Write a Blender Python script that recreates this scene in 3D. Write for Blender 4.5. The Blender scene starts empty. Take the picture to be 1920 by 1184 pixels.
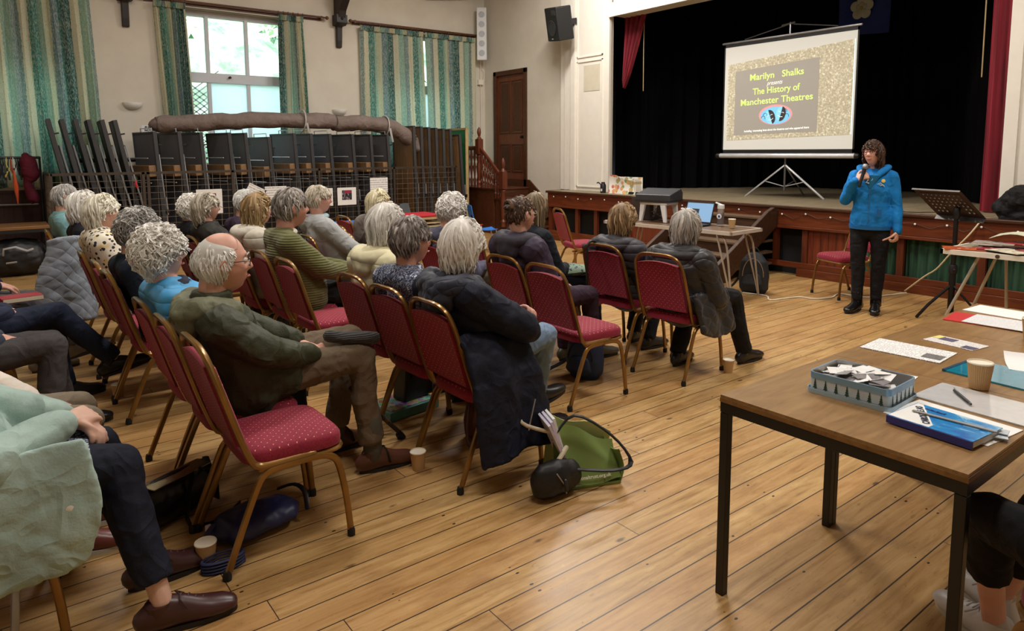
import bpy, bmesh, math, random
from mathutils import Vector, Matrix, noise as mnoise
PI=math.pi; R=math.radians
rnd=random.Random(7)
S=bpy.context.scene; COL=S.collection
# ---------------- camera, world, light, exposure ----------------
YAW,PITCH,ROLL=.654083,.110179,-.00504
_f=Vector((math.sin(YAW)*math.cos(PITCH),math.cos(YAW)*math.cos(PITCH),-math.sin(PITCH)))
_r=Vector((math.cos(YAW),-math.sin(YAW),0)); _u=_r.cross(_f)
_r2=_r*math.cos(ROLL)+_u*math.sin(ROLL); _u2=-_r*math.sin(ROLL)+_u*math.cos(ROLL)
cd=bpy.data.cameras.new('camera'); cam=bpy.data.objects.new('camera',cd); COL.objects.link(cam)
cam.matrix_world=Matrix(((_r2.x,_u2.x,-_f.x,0),(_r2.y,_u2.y,-_f.y,0),(_r2.z,_u2.z,-_f.z,1.55),(0,0,0,1)))
cd.sensor_width=36; cd.lens=1295.8/1920*36; cd.shift_y=-(592-427.6)/1920; cd.clip_start=.05
S.camera=cam
S.view_settings.view_transform='Standard'; S.view_settings.look='None'
S.view_settings.gamma=1; S.view_settings.use_curve_mapping=False
S.view_settings.exposure=0.0
S.cycles.use_denoising=True
S.cycles.max_bounces=7; S.cycles.diffuse_bounces=4; S.cycles.glossy_bounces=3; S.cycles.transmission_bounces=4; S.cycles.transparent_max_bounces=6
S.cycles.caustics_reflective=False; S.cycles.caustics_refractive=False
S.cycles.sample_clamp_indirect=4
w=bpy.data.worlds.new('sky'); S.world=w; w.use_nodes=True
bg=w.node_tree.nodes['Background']; bg.inputs[0].default_value=(.80,.90,1,1); bg.inputs[1].default_value=4.0
sd=bpy.data.lights.new('sun','SUN'); sd.energy=3; sd.angle=R(8); sd.color=(1,.97,.9)
sun=bpy.data.objects.new('sun',sd); COL.objects.link(sun); sun.rotation_euler=(R(30),0,R(-10))
def area(name,loc,sx,sy,e,col,rot=(0,0,0)):
    l=bpy.data.lights.new(name,'AREA'); l.shape='RECTANGLE'; l.size=sx; l.size_y=sy; l.energy=e; l.color=col
    o=bpy.data.objects.new(name,l); COL.objects.link(o); o.location=loc; o.rotation_euler=rot; return o
WARM=(1,.955,.90)
for i,(x,y,e) in enumerate([(1.2,1.2,80),(1.2,4.8,105),(1.2,8.0,62),(5.4,1.2,120),(5.4,4.8,160),(6.6,7.8,175)]):
    area('ceiling_light_glow',(x,y,5.25),1.5,.5,e,WARM)

# ---------------- helpers ----------------
def V(*a): return Vector(a)
class MB:
    def __init__(s): s.v=[]; s.f=[]; s.m=[]; s.T=Matrix.Identity(4); s.mi=0
    def add(s,vs,fs,mi=None):
        n=len(s.v); s.v+= [s.T@Vector(p) for p in vs]; s.f+=[tuple(i+n for i in f) for f in fs]
        s.m+=[s.mi if mi is None else mi]*len(fs); return s
    def box(s,c,d,rot=None,mi=None):
        x,y,z=[k/2 for k in d]; P=[V(a*x,b*y,e*z) for a in(-1,1) for b in(-1,1) for e in(-1,1)]
        if rot is not None:
            Rm=rot if isinstance(rot,Matrix) else Matrix.Rotation(rot,3,'Z'); P=[Rm@p for p in P]
        c=Vector(c); P=[p+c for p in P]
        return s.add(P,[(0,1,3,2),(4,6,7,5),(0,4,5,1),(2,3,7,6),(0,2,6,4),(1,5,7,3)],mi)
    def b2(s,a,b,mi=None):
        return s.box([(a[i]+b[i])/2 for i in range(3)],[abs(b[i]-a[i]) for i in range(3)],None,mi)
    def sweep(s,path,ra,rb=None,n=10,side=None,cap=2,closed=False,mi=None):
        P=[Vector(p) for p in path]; k=len(P)
        ra=ra if isinstance(ra,(list,tuple)) else [ra]*k
        rb=ra if rb is None else (rb if isinstance(rb,(list,tuple)) else [rb]*k)
        T=[]
        for i in range(k):
            if closed: t=P[(i+1)%k]-P[i-1]
            else: t=P[min(i+1,k-1)]-P[max(i-1,0)]
            T.append(t.normalized() if t.length>1e-9 else V(0,0,1))
        rings=[]
        sd=Vector(side).normalized() if side is not None else None
        u=sd
        if u is None:
            u=T[0].orthogonal().normalized()
        for i in range(k):
            t=T[i]; b=(sd if sd is not None else u); b=(b-t*b.dot(t))
            if b.length<1e-5: b=t.orthogonal()
            b.normalize(); u=b; rings.append((P[i],b,t.cross(b),ra[i],rb[i]))
        if cap and not closed:
            def ext(r,t,sg):
                out=[]
                for q in range(1,cap+1):
                    a=q/(cap+.15)*PI/2; m=min(r[3],r[4])
                    out.append((r[0]+t*sg*m*math.sin(a),r[1],r[2],r[3]*math.cos(a),r[4]*math.cos(a)))
                return out
            rings=ext(rings[0],T[0],-1)[::-1]+rings+ext(rings[-1],T[-1],1)
        vs=[];fs=[]
        for (c,b,q,a1,a2) in rings:
            for j in range(n):
                a=2*PI*j/n; vs.append(c+b*(a1*math.cos(a))+q*(a2*math.sin(a)))
        m=len(rings)
        for i in range(m if closed else m-1):
            for j in range(n):
                i2=(i+1)%m; fs.append((i*n+j,i*n+(j+1)%n,i2*n+(j+1)%n,i2*n+j))
        if not closed:
            fs.append(tuple(range(n))[::-1]); fs.append(tuple((m-1)*n+j for j in range(n)))
        return s.add(vs,fs,mi)
    def lathe(s,prof,c=(0,0,0),n=20,mi=None,axis=None):
        c=Vector(c); M=Matrix.Identity(3) if axis is None else V(0,0,1).rotation_difference(Vector(axis)).to_matrix()
        vs=[c+M@V(r*math.cos(2*PI*j/n),r*math.sin(2*PI*j/n),z) for r,z in prof for j in range(n)]
        m=len(prof); fs=[(i*n+j,i*n+(j+1)%n,(i+1)*n+(j+1)%n,(i+1)*n+j) for i in range(m-1) for j in range(n)]
        fs.append(tuple(range(n))[::-1]); fs.append(tuple((m-1)*n+j for j in range(n)))
        return s.add(vs,fs,mi)
    def ball(s,c,r,n=12,m=8,rot=None,mi=None):
        r=r if isinstance(r,(list,tuple)) else (r,r,r); c=Vector(c); vs=[];fs=[]
        for i in range(m+1):
            a=PI*(.02+.96*i/m)
            for j in range(n):
                p=V(r[0]*math.sin(a)*math.cos(2*PI*j/n),r[1]*math.sin(a)*math.sin(2*PI*j/n),r[2]*math.cos(a))
                if rot is not None: p=rot@p
                vs.append(c+p)
        for i in range(m):
            for j in range(n): fs.append((i*n+j,(i+1)*n+j,(i+1)*n+(j+1)%n,i*n+(j+1)%n))
        fs.append(tuple(range(n))); fs.append(tuple(m*n+j for j in range(n))[::-1])
        return s.add(vs,fs,mi)
    def prism(s,poly,a,b,axis=2,mi=None):
        def P(p,h):
            return V(p[0],p[1],h) if axis==2 else (V(p[0],h,p[1]) if axis==1 else V(h,p[0],p[1]))
        n=len(poly); vs=[P(p,a) for p in poly]+[P(p,b) for p in poly]
        fs=[tuple(range(n))[::-1],tuple(range(n,2*n))]+[(i,(i+1)%n,n+(i+1)%n,n+i) for i in range(n)]
        return s.add(vs,fs,mi)
    def grid(s,fn,nu,nv,th=0,mi=None):
        """sheet fn(u,v)->point, optional thickness via normal"""
        P=[[Vector(fn(i/nu,j/nv)) for j in range(nv+1)] for i in range(nu+1)]
        vs=[p for r in P for p in r]; w_=nv+1
        fs=[(i*w_+j,(i+1)*w_+j,(i+1)*w_+j+1,i*w_+j+1) for i in range(nu) for j in range(nv)]
        if th:
            n0=len(vs); nb=[]
            for i in range(nu+1):
                for j in range(nv+1):
                    a=P[min(i+1,nu)][j]-P[max(i-1,0)][j]; b=P[i][min(j+1,nv)]-P[i][max(j-1,0)]
                    nn=a.cross(b); nn=nn.normalized() if nn.length>1e-9 else V(0,0,1)
                    nb.append(P[i][j]-nn*th)
            vs+=nb; fs=fs+[tuple(n0+k for k in f[::-1]) for f in fs]
            br=[i*w_ for i in range(nu+1)]+[nu*w_+j for j in range(1,nv+1)]+[i*w_+nv for i in range(nu-1,-1,-1)]+[j for j in range(nv-1,0,-1)]
            for k in range(len(br)):
                a,b=br[k],br[(k+1)%len(br)]; fs.append((b,a,n0+a,n0+b))
        return s.add(vs,fs,mi)
    def build(s,name,mats,parent=None,smooth=True,bevel=0,recalc=True,loc=None):
        me=bpy.data.meshes.new(name); me.from_pydata([tuple(v) for v in s.v],[],s.f)
        mats=mats if isinstance(mats,(list,tuple)) else [mats]
        for m in mats: me.materials.append(m)
        if len(mats)>1: me.polygons.foreach_set('material_index',s.m)
        if recalc:
            bm=bmesh.new(); bm.from_mesh(me); bmesh.ops.recalc_face_normals(bm,faces=bm.faces); bm.to_mesh(me); bm.free()
        if smooth:
            me.polygons.foreach_set('use_smooth',[True]*len(me.polygons)); me.set_sharp_from_angle(angle=R(40))
        o=bpy.data.objects.new(name,me); COL.objects.link(o)
        if parent: o.parent=parent
        if loc: o.location=loc
        if bevel:
            b=o.modifiers.new('b','BEVEL'); b.width=bevel; b.segments=2; b.limit_method='ANGLE'; b.angle_limit=R(35)
        return o
def tag(o,label=None,cat=None,group=None,kind=None):
    if label: o['label']=label
    if cat: o['category']=cat
    if group: o['group']=group
    if kind: o['kind']=kind
    return o
def thing(name,label,cat,loc=(0,0,0),rz=0,group=None):
    o=bpy.data.objects.new(name,None); COL.objects.link(o); o.location=loc; o.rotation_euler=(0,0,rz); o.empty_display_size=.1
    return tag(o,label,cat,group)
def struct(name,mb,m,**k):
    return tag(mb.build(name,m,**k),kind='structure')
def dup(o,loc=None,rz=None,label=None,group=None,parent=None):
    c=o.copy(); COL.objects.link(c)
    if parent: c.parent=parent
    if loc is not None: c.location=loc
    if rz is not None: c.rotation_euler=(0,0,rz)
    if label: c['label']=label
    if group: c['group']=group
    for ch in o.children: dup(ch,parent=c)
    return c
def arc(c,r,a0,a1,n,ax='xz'):
    out=[]
    for i in range(n+1):
        a=a0+(a1-a0)*i/n; p=[0,0,0]; i0='xyz'.index(ax[0]); i1='xyz'.index(ax[1])
        p=list(c); p[i0]+=r*math.cos(a); p[i1]+=r*math.sin(a); out.append(V(*p))
    return out
def smooth_path(P,k=4,closed=False):
    P=[Vector(p) for p in P]; out=[]; n=len(P)
    for i in range(n if closed else n-1):
        if closed: a,b,c,d=P[i-1],P[i],P[(i+1)%n],P[(i+2)%n]
        else: a,b,c,d=P[max(i-1,0)],P[i],P[i+1],P[min(i+2,n-1)]
        for j in range(k):
            t=j/k; out.append(.5*((2*b)+(c-a)*t+(2*a-5*b+4*c-d)*t*t+(3*b-a-3*c+d)*t**3))
    if not closed: out.append(P[-1])
    return out
def lerp(a,b,t): return a+(b-a)*t
def lerps(xs,ys,x):
    if x<=xs[0]: return ys[0]
    for i in range(len(xs)-1):
        if x<=xs[i+1]: return lerp(ys[i],ys[i+1],(x-xs[i])/(xs[i+1]-xs[i]))
    return ys[-1]

# ---------------- materials ----------------
class NT:
    def __init__(s,name):
        s.m=bpy.data.materials.new(name); s.m.use_nodes=True; s.t=s.m.node_tree; s.b=s.t.nodes['Principled BSDF']
        s._c=None
    def n(s,typ,**k):
        o=s.t.nodes.new(typ)
        for a,b in k.items(): setattr(o,a,b)
        return o
    def L(s,a,b): s.t.links.new(a,b)
    def co(s,scale=(1,1,1),rot=(0,0,0),loc=(0,0,0)):
        c=s.n('ShaderNodeTexCoord'); m=s.n('ShaderNodeMapping'); s.L(c.outputs['Object'],m.inputs[0])
        m.inputs['Scale'].default_value=scale; m.inputs['Rotation'].default_value=rot; m.inputs['Location'].default_value=loc
        return m.outputs[0]
    def math(s,op,a,b=None,c=None):
        o=s.n('ShaderNodeMath',operation=op)
        for i,x in enumerate((a,b,c)):
            if x is None: continue
            if isinstance(x,(int,float)): o.inputs[i].default_value=x
            else: s.L(x,o.inputs[i])
        return o.outputs[0]
    def noise(s,co,scale,detail=3,rough=.5,dist=0):
        o=s.n('ShaderNodeTexNoise'); o.inputs['Scale'].default_value=scale; o.inputs['Detail'].default_value=detail
        o.inputs['Roughness'].default_value=rough; o.inputs['Distortion'].default_value=dist
        if co is not None: s.L(co,o.inputs['Vector'])
        return o.outputs['Fac']
    def ramp(s,fac,stops,interp='LINEAR'):
        o=s.n('ShaderNodeValToRGB'); cr=o.color_ramp; cr.interpolation=interp
        while len(cr.elements)>1: cr.elements.remove(cr.elements[-1])
        for i,(p,c) in enumerate(stops):
            e=cr.elements[0] if i==0 else cr.elements.new(p)
            e.position=p; e.color=(*c,1) if len(c)==3 else c
        s.L(fac,o.inputs[0]); return o.outputs[0]
    def mix(s,fac,a,b,typ='MIX'):
        o=s.n('ShaderNodeMix',data_type='RGBA',blend_type=typ)
        for i,x in ((0,fac),(6,a),(7,b)):
            if isinstance(x,(int,float)): o.inputs[i].default_value=x
            elif isinstance(x,(tuple,list)): o.inputs[i].default_value=(*x[:3],1)
            else: s.L(x,o.inputs[i])
        return o.outputs[2]
    def sep(s,co):
        o=s.n('ShaderNodeSeparateXYZ'); s.L(co,o.inputs[0]); return o.outputs
    def comb(s,x,y,z):
        o=s.n('ShaderNodeCombineXYZ')
        for i,k in enumerate((x,y,z)):
            if isinstance(k,(int,float)): o.inputs[i].default_value=k
            else: s.L(k,o.inputs[i])
        return o.outputs[0]
    def bump(s,h,strength=.3,dist=.01):
        o=s.n('ShaderNodeBump'); o.inputs['Strength'].default_value=strength; o.inputs['Distance'].default_value=dist
        s.L(h,o.inputs['Height']); s.L(o.outputs[0],s.b.inputs['Normal'])
    def col(s,c):
        if isinstance(c,(tuple,list)): s.b.inputs['Base Color'].default_value=(*c[:3],1)
        else: s.L(c,s.b.inputs['Base Color'])
    def rm(s,r,m=0,**k):
        s.b.inputs['Roughness'].default_value=r; s.b.inputs['Metallic'].default_value=m
        for a,b in k.items(): s.b.inputs[a.replace('_',' ')].default_value=b
        return s
def sr(*c):  # sRGB 0-255 -> linear
    return tuple(((x/255)/12.92 if x/255<=.04045 else ((x/255+.055)/1.055)**2.4) for x in c)
_mc={}
def M(col,rough=.6,metal=0,var=.12,vs=8,bump=0,bs=40,key=None,**k):
    """plain surface with slight noise variation; col in sRGB 0-255"""
    kk=(tuple(col),rough,metal,var,vs,bump,bs,tuple(sorted(k.items())))
    if kk in _mc: return _mc[kk]
    n=NT('surface_%d_%d_%d'%tuple(int(c) for c in col)); c=sr(*col); co=n.co()
    if var:
        f=n.noise(co,vs,4); n.col(n.ramp(f,[(.25,tuple(x*(1-var) for x in c)),(.75,tuple(min(1,x*(1+var)) for x in c))]))
    else: n.col(c)
    if bump: n.bump(n.noise(co,bs,3),bump,.005)
    n.rm(rough,metal,**k); _mc[kk]=n.m; return n.m
def wood(col1,col2,rough=.4,scale=1,axis=0,name='wood',seam=None,ax2=1):
    n=NT(name); sc=[14*scale]*3; sc[axis]=1.2*scale; co=n.co(scale=tuple(sc))
    f=n.noise(co,1.6,6,.6,1.2); f2=n.noise(n.co(),1.5*scale,2)
    c=n.ramp(f,[(.3,sr(*col1)),(.7,sr(*col2))]); c=n.mix(n.math('MULTIPLY',f2,.5),c,tuple(x*.55 for x in sr(*col1)))
    if seam:
        u=n.math('FRACT',n.math('MULTIPLY',n.sep(n.co())[ax2],1/seam)); e=n.math('LESS_THAN',u,.06)
        c=n.mix(e,c,sr(25,12,8)); n.bump(n.math('SUBTRACT',1,e),.6,.004)
    n.col(c); n.rm(rough); return n.m
def metal(col,rough=.3): return M(col,rough,.9,.06,20)
# ---------------- room surfaces ----------------
def floor_mat():
    n=NT('floor_boards'); co=n.co(); x,y,z=n.sep(co); p=.129
    yy=n.math('MULTIPLY',n.math('ADD',y,.017),1/p); row=n.math('FLOOR',yy); fy=n.math('FRACT',yy)
    wn=n.n('ShaderNodeTexWhiteNoise',noise_dimensions='1D'); n.L(row,wn.inputs['W']); rv=wn.outputs['Value']
    xx=n.math('ADD',n.math('MULTIPLY',x,1/3.1),n.math('MULTIPLY',rv,7)); fx=n.math('FRACT',xx)
    wn2=n.n('ShaderNodeTexWhiteNoise',noise_dimensions='2D'); n.L(n.comb(row,n.math('FLOOR',xx),0),wn2.inputs['Vector']); pv=wn2.outputs['Value']
    g=n.comb(n.math('MULTIPLY',x,1.1),n.math('MULTIPLY',y,13),n.math('MULTIPLY',pv,40))
    grain=n.noise(g,2.2,7,.62,1.0)
    c=n.ramp(grain,[(.24,sr(126,92,52)),(.45,sr(174,138,86)),(.72,sr(202,168,114))])
    c=n.mix(n.math('MULTIPLY',pv,.42),c,sr(172,120,68))
    stain=n.noise(n.comb(n.math('MULTIPLY',x,.9),n.math('MULTIPLY',y,1.6),0),2.3,5,.65)
    st=n.ramp(stain,[(.5,(0,0,0)),(.72,(1,1,1))])
    c=n.mix(n.math('MULTIPLY',st,.5),c,sr(120,82,48))
    g2=n.noise(n.comb(n.math('MULTIPLY',x,3),n.math('MULTIPLY',y,26),0),3,4,.7,.5)
    mk=n.ramp(g2,[(.60,(0,0,0)),(.70,(1,1,1))]); c=n.mix(n.math('MULTIPLY',mk,.42),c,sr(104,66,36))
    vo=n.n('ShaderNodeTexVoronoi'); vo.inputs['Scale'].default_value=1; n.L(n.comb(n.math('MULTIPLY',x,2.6),n.math('MULTIPLY',y,7),0),vo.inputs['Vector'])
    kn=n.ramp(n.math('ADD',vo.outputs['Distance'],n.math('MULTIPLY',n.noise(n.co(),40,2),.06)),[(.07,(1,1,1)),(.12,(0,0,0))]); c=n.mix(n.math('MULTIPLY',kn,.8),c,sr(62,38,22))
    sc=n.noise(n.comb(n.math('MULTIPLY',x,9),n.math('MULTIPLY',y,22),2.0),2.2,5,.75,1.5); c=n.mix(n.math('MULTIPLY',n.ramp(sc,[(.62,(0,0,0)),(.68,(1,1,1))]),.5),c,sr(110,78,48)); c=n.mix(n.math('MULTIPLY',n.ramp(sc,[(.30,(1,1,1)),(.36,(0,0,0))]),.35),c,sr(222,190,140))
    # nail heads: two per board beside each joist line
    jx=n.math('FRACT',n.math('MULTIPLY',x,1/.42)); 
    dx=n.math('ABSOLUTE',n.math('MULTIPLY',n.math('SUBTRACT',jx,.5),.42))
    dy=n.math('ABSOLUTE',n.math('SUBTRACT',n.math('ABSOLUTE',n.math('SUBTRACT',n.math('MULTIPLY',fy,p),p/2)),.042))
    d=n.math('SQRT',n.math('ADD',n.math('MULTIPLY',dx,dx),n.math('MULTIPLY',n.math('MULTIPLY',dy,dy),3)))
    nl=n.math('MULTIPLY',n.math('LESS_THAN',d,n.math('MULTIPLY',n.noise(n.co(),9,0),.014)),n.math('GREATER_THAN',n.noise(n.co(),5.3,0),.56))
    c=n.mix(nl,c,sr(45,30,22))
    e=n.math('MAXIMUM',n.math('LESS_THAN',fy,.042),n.math('LESS_THAN',fx,.0012))
    c=n.mix(n.math('MULTIPLY',e,.95),c,sr(36,20,10)); n.col(c)
    h=n.math('SUBTRACT',n.math('MULTIPLY',grain,.25),e); n.bump(h,.35,.003)
    rr=n.math('ADD',n.math('MULTIPLY',grain,.22),.24); n.L(rr,n.b.inputs['Roughness']); n.b.inputs['Specular IOR Level'].default_value=.45
    return n.m
MFLOOR=floor_mat()
def plaster():
    n=NT('cream_plaster'); co=n.co(); f=n.noise(co,1.2,4,.6)
    c=n.ramp(f,[(.3,sr(204,196,180)),(.7,sr(218,211,197))]); v=n.noise(co,14,3)
    c=n.mix(n.ramp(v,[(.74,(0,0,0)),(.78,(.25,.25,.25))]),c,sr(170,160,145)); n.col(c); n.bump(n.noise(co,30,3),.12,.004); n.rm(.75); return n.m
MWALL=plaster()
MWHITE=M((232,226,214),.45,var=.03); MFRAME=M((205,210,216),.4,var=.03)
MOAK=wood((58,30,16),(98,56,30),.35,name='dark_oak'); MREDW=wood((84,36,18),(132,66,34),.35,name='red_brown_wood',axis=1)
MREDV=wood((76,32,18),(120,58,32),.4,name='upright_red_brown_wood',axis=2)
MTG=wood((92,36,20),(140,66,38),.38,name='matchboard',axis=2,seam=.095,ax2=1)
MDADO=wood((46,20,14),(70,32,22),.5,name='wainscot_boards',axis=2,seam=.11,ax2=0)
MSTAGE=wood((120,106,82),(160,144,114),.6,name='stage_boards',axis=0,seam=.11,ax2=1)
MBLACKV=M((7,7,8),.95,var=.3,vs=2,Specular_IOR_Level=.1)
YW=12.0; XS=8.5; ZT=5.4; XL=-4.5; YB=-4.0; XF=7.95; SZ=.86
struct('floor',MB().b2((XL,YB,-.12),(XS,YW+.4,0)),MFLOOR,smooth=False)
struct('ceiling',MB().b2((XL,YB,ZT),(13,YW+.4,ZT+.15)),MWHITE,smooth=False)
OP=[(-1.1,1.25),(2.5,4.42),(5.85,8.05)]; Z0,Z1=1.30,3.84
m=MB(); xs=[XL]+[v for o in OP for v in o]+[XS+.3]
for i in range(0,len(xs),2): m.b2((xs[i],YW,0),(xs[i+1],YW+.4,ZT))
for a,b in OP: m.b2((a,YW,0),(b,YW+.4,Z0)); m.b2((a,YW,Z1),(b,YW+.4,ZT))
struct('wall_window_side',m,MWALL,smooth=False)
struct('wall_left',MB().b2((XL-.2,YB,0),(XL,YW+.4,ZT)),MWALL,smooth=False)
struct('wall_behind',MB().b2((XL,YB-.2,0),(13,YB,ZT)),MWALL,smooth=False)
m=MB(); DY0,DY1,DZ0,DZ1=10.58,11.66,.86,3.16   # door opening
m.b2((XS,DY1,0),(XS+.3,YW,ZT)).b2((XS,9.0,0),(XS+.3,DY0,ZT)).b2((XS,8.32,0),(XS+.03,9.0,ZT)).b2((XS,DY0,DZ1),(XS+.3,DY1,ZT)).b2((XS,DY0,0),(XS+.3,DY1,DZ0))
m.b2((XS,2.60,3.77),(XS+.3,8.3,ZT)).b2((XS,YB,0),(XS+.3,2.60,ZT))
struct('wall_stage_side',m,MWALL,smooth=False)
# proscenium casing
m=MB(); m.b2((XS-.07,8.32,SZ),(XS,9.42,ZT)).b2((XS-.085,8.30,SZ),(XS-.04,8.38,ZT)).b2((XS-.11,9.12,SZ),(XS-.07,9.22,ZT)).b2((XS-.04,9.42,SZ),(XS,9.56,ZT))
for a,b in((.92,3.10),(3.16,ZT)):
    for y0,y1,z0,z1 in ((8.46,8.48,a,b),(9.07,9.09,a,b),(8.46,9.09,a,a+.02),(8.46,9.09,b-.02,b)): m.b2((XS-.085,y0,z0),(XS-.07,y1,z1))
m.b2((XS-.10,2.60,3.77),(XS,8.30,3.97)).b2((XS-.12,2.60,3.74),(XS-.07,8.30,3.79))
m.b2((XS-.07,1.2,SZ),(XS,2.60,ZT)).b2((XS-.10,2.50,SZ),(XS-.07,2.62,ZT))
struct('trim_proscenium',m,MWHITE,smooth=False)
m=MB().b2((XS-.076,8.53,2.58),(XS-.071,8.92,3.02)); tag(m.build('wall_notice_patch',M((206,198,176),.7,var=.05),smooth=False),'faint cream square patch taped on the white pilaster beside the stage','notice')
# window joinery
def window(i,a,b):
    r=struct('window_%d'%i,MB().b2((a,YW+.22,Z1-.09),(b,YW+.30,Z1)).b2((a,YW+.22,Z0),(b,YW+.30,Z0+.09)).b2((a,YW+.22,Z0),(a+.07,YW+.30,Z1)).b2((b-.07,YW+.22,Z0),(b,YW+.30,Z1)).b2((a,YW+.2,2.70),(b,YW+.30,2.86)),MFRAME,smooth=False,bevel=.006)
    m=MB(); w=(b-a)/3
    for x in ((a+w-.01,a+2*w-.02) if i!=2 else (3.10,3.73)):
        m.b2((x-.028,YW+.215,Z0),(x+.028,YW+.295,Z1))
    m.build('glazing_bar',MFRAME,r,smooth=False,bevel=.004)
    s=MB().b2((a-.03,YW-.05,Z0-.05),(b+.03,YW+.3,Z0)); s.build('window_sill',MWHITE,r,smooth=False,bevel=.008)
    return r
WR=[window(i+1,a,b) for i,(a,b) in enumerate(OP)]
g=NT('clear_glass'); g.rm(.02,0,Transmission_Weight=1.0,IOR=1.02); g.col((1,1,1)); MGLASS=g.m
g=NT('obscured_glass'); g.col((.86,.92,1)); g.rm(.35); g.bump(g.noise(g.co(),60,3),.4,.01)
tr=g.n('ShaderNodeBsdfTranslucent'); tr.inputs[0].default_value=(.88,.94,1,1); mx=g.n('ShaderNodeMixShader'); mx.inputs[0].default_value=.8
g.L(g.b.outputs[0],mx.inputs[1]); g.L(tr.outputs[0],mx.inputs[2]); g.L(mx.outputs[0],[q for q in g.t.nodes if q.type=='OUTPUT_MATERIAL'][0].inputs[0]); MFROST=g.m
for i,(a,b) in enumerate(OP):
    w=(b-a)/3
    MB().b2((a+.02,YW+.25,2.8),(b-.02,YW+.256,Z1-.03)).build('pane',MGLASS,WR[i],smooth=False)
    if i==1:
        MB().b2((2.52,YW+.25,Z0+.04),(3.10,YW+.256,2.76)).build('pane',MGLASS,WR[i],smooth=False)
        MB().b2((3.10,YW+.25,Z0+.04),(4.40,YW+.256,2.76)).build('obscured_pane',MFROST,WR[i],smooth=False)
        MB().lathe([(.02,0),(.02,.015),(.012,.03),(.02,.05),(.004,.055)],(3.42,YW+.2,2.8),10,axis=(0,-1,0)).build('window_catch',metal((60,55,50)),WR[i])
    else: MB().b2((a+.02,YW+.25,Z0+.04),(b-.02,YW+.256,2.76)).build('obscured_pane',MFROST,WR[i],smooth=False)
struct('trim_wainscot',MB().b2((XL,YW-.03,0),(7.55,YW,1.0)).b2((XL,YW-.05,1.0),(7.55,YW,1.04)),MDADO,smooth=False)
# outside: bank with ivy
n=NT('garden_bank'); f=n.noise(n.co(),1.6,6,.7); n.col(n.ramp(f,[(.3,sr(70,110,80)),(.48,sr(150,185,150)),(.62,sr(205,222,190)),(.8,sr(240,240,225))])); n.rm(.9); MBANK=n.m
def bank(u,v):
    x=-8+26*u; y=14.2+12*v; z=1.2+v*11+mnoise.noise(V(x*.5,y*.5,0))*.6+mnoise.noise(V(x*1.7,y*1.7,4))*.25
    return (x,y,z)
struct('garden_hill',MB().grid(bank,90,60),MBANK)
m=MB(); r2=random.Random(3)
for i in range(5200):
    u,v=r2.random()*.62+.18,r2.random()*.72; p=Vector(bank(u,v)); k=mnoise.noise(p*.45)
    if k<-.05: continue
    c=p+V(0,-.12-r2.random()*.25,.1+r2.random()*.2); s=.05+r2.random()*.07; q=Matrix.Rotation(r2.random()*6,3,Vector((r2.random()-.5,r2.random()-.5,r2.random()-.5)).normalized())
    m.add([c+q@V(*d)*s for d in ((-1,0,0),(0,-.6,.15),(1,0,0),(0,.7,.1))],[(0,1,2,3)],r2.choice((0,0,1,2)))
tag(m.build('ivy_leaves',[M((66,112,74),.5,var=.3),M((120,160,110),.5,var=.3),M((190,214,170),.5,var=.2)],recalc=False,smooth=False),'green ivy and brambles covering the bank outside the middle window','ivy',kind='stuff')
m=MB(); 
m.box((2.9*1.22,15.0,4.15),(.16,.1,1.9),Matrix.Rotation(R(28),3,'Y')); tag(m.build('timber_post',M((215,205,185),.7),smooth=False),'pale leaning timber post outside the middle window','post')
m=MB()
for i in range(15):
    for sg in(1,-1): m.box((3.0,12.75,1.25+i*.1),(1.0,.012,.02),Matrix.Rotation(R(38*sg),3,'Y'))
tag(m.build('garden_trellis',M((225,228,232),.6),smooth=False),'white lattice trellis outside the lower left pane','trellis')
struct('garden_ground',MB().b2((-6,12.4,.88),(14,14.8,.98)),MBANK,smooth=False)
# ---------------- stage ----------------
def stage_front(y): return XF
struct('floor_stage',MB().b2((XF-.03,.2,SZ-.03),(13,9.28,SZ)),MSTAGE,smooth=False)
struct('wall_stage_back',MB().b2((12.6,YB,0),(12.9,YW,ZT)).b2((XS+.3,9.6,0),(13,9.8,ZT)).b2((XS+.3,-.2,0),(13,0,ZT)),M((20,19,19),.9),smooth=False)
m=MB(); m.b2((XF-.07,-2.2,SZ-.035),(XF-.02,9.31,SZ+.004)).b2((XF-.02,9.28,SZ-.035),(XS,9.33,SZ+.004))
struct('trim_stage_nosing',m,wood((50,26,14),(86,50,28),.4,name='worn_nosing',axis=1),smooth=False,bevel=.01)
m=MB(); m.b2((XF-.04,-2.2,.62),(XF,9.28,SZ-.035)).b2((XF-.055,-2.2,.585),(XF,9.28,.62)).b2((XF-.05,-2.2,.0),(XF,4.55,.10)).b2((XF-.05,6.45,0),(XF,9.28,.10)).b2((XF-.03,-2.2,.10),(XF,9.28,.17)).b2((XF,9.24,0),(XS,9.28,SZ-.03))
struct('trim_stage_fascia',m,MREDW,smooth=False,bevel=.004)
m=MB()
for y in (9.24,8.55,8.1,7.35,4.86,4.47,3.36,2.58,1.8,1.0,.2): m.b2((XF-.02,y-.035,.1),(XF+.03,y+.035,.6))
struct('trim_stage_posts',m,MREDV,smooth=False)
struct('stage_recess_shade',MB().b2((XF+.10,-2.2,0),(XF+.12,9.24,.8)),M((14,12,11),.9),smooth=False)  # black sheet put in for the shade inside the stage-front openings
struct('wall_stage_matchboard',MB().b2((XF,3.92,.1),(XF+.03,4.47,.6)).b2((XF,6.05,.1),(XF+.03,7.35,.6)),MTG,smooth=False)
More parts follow.
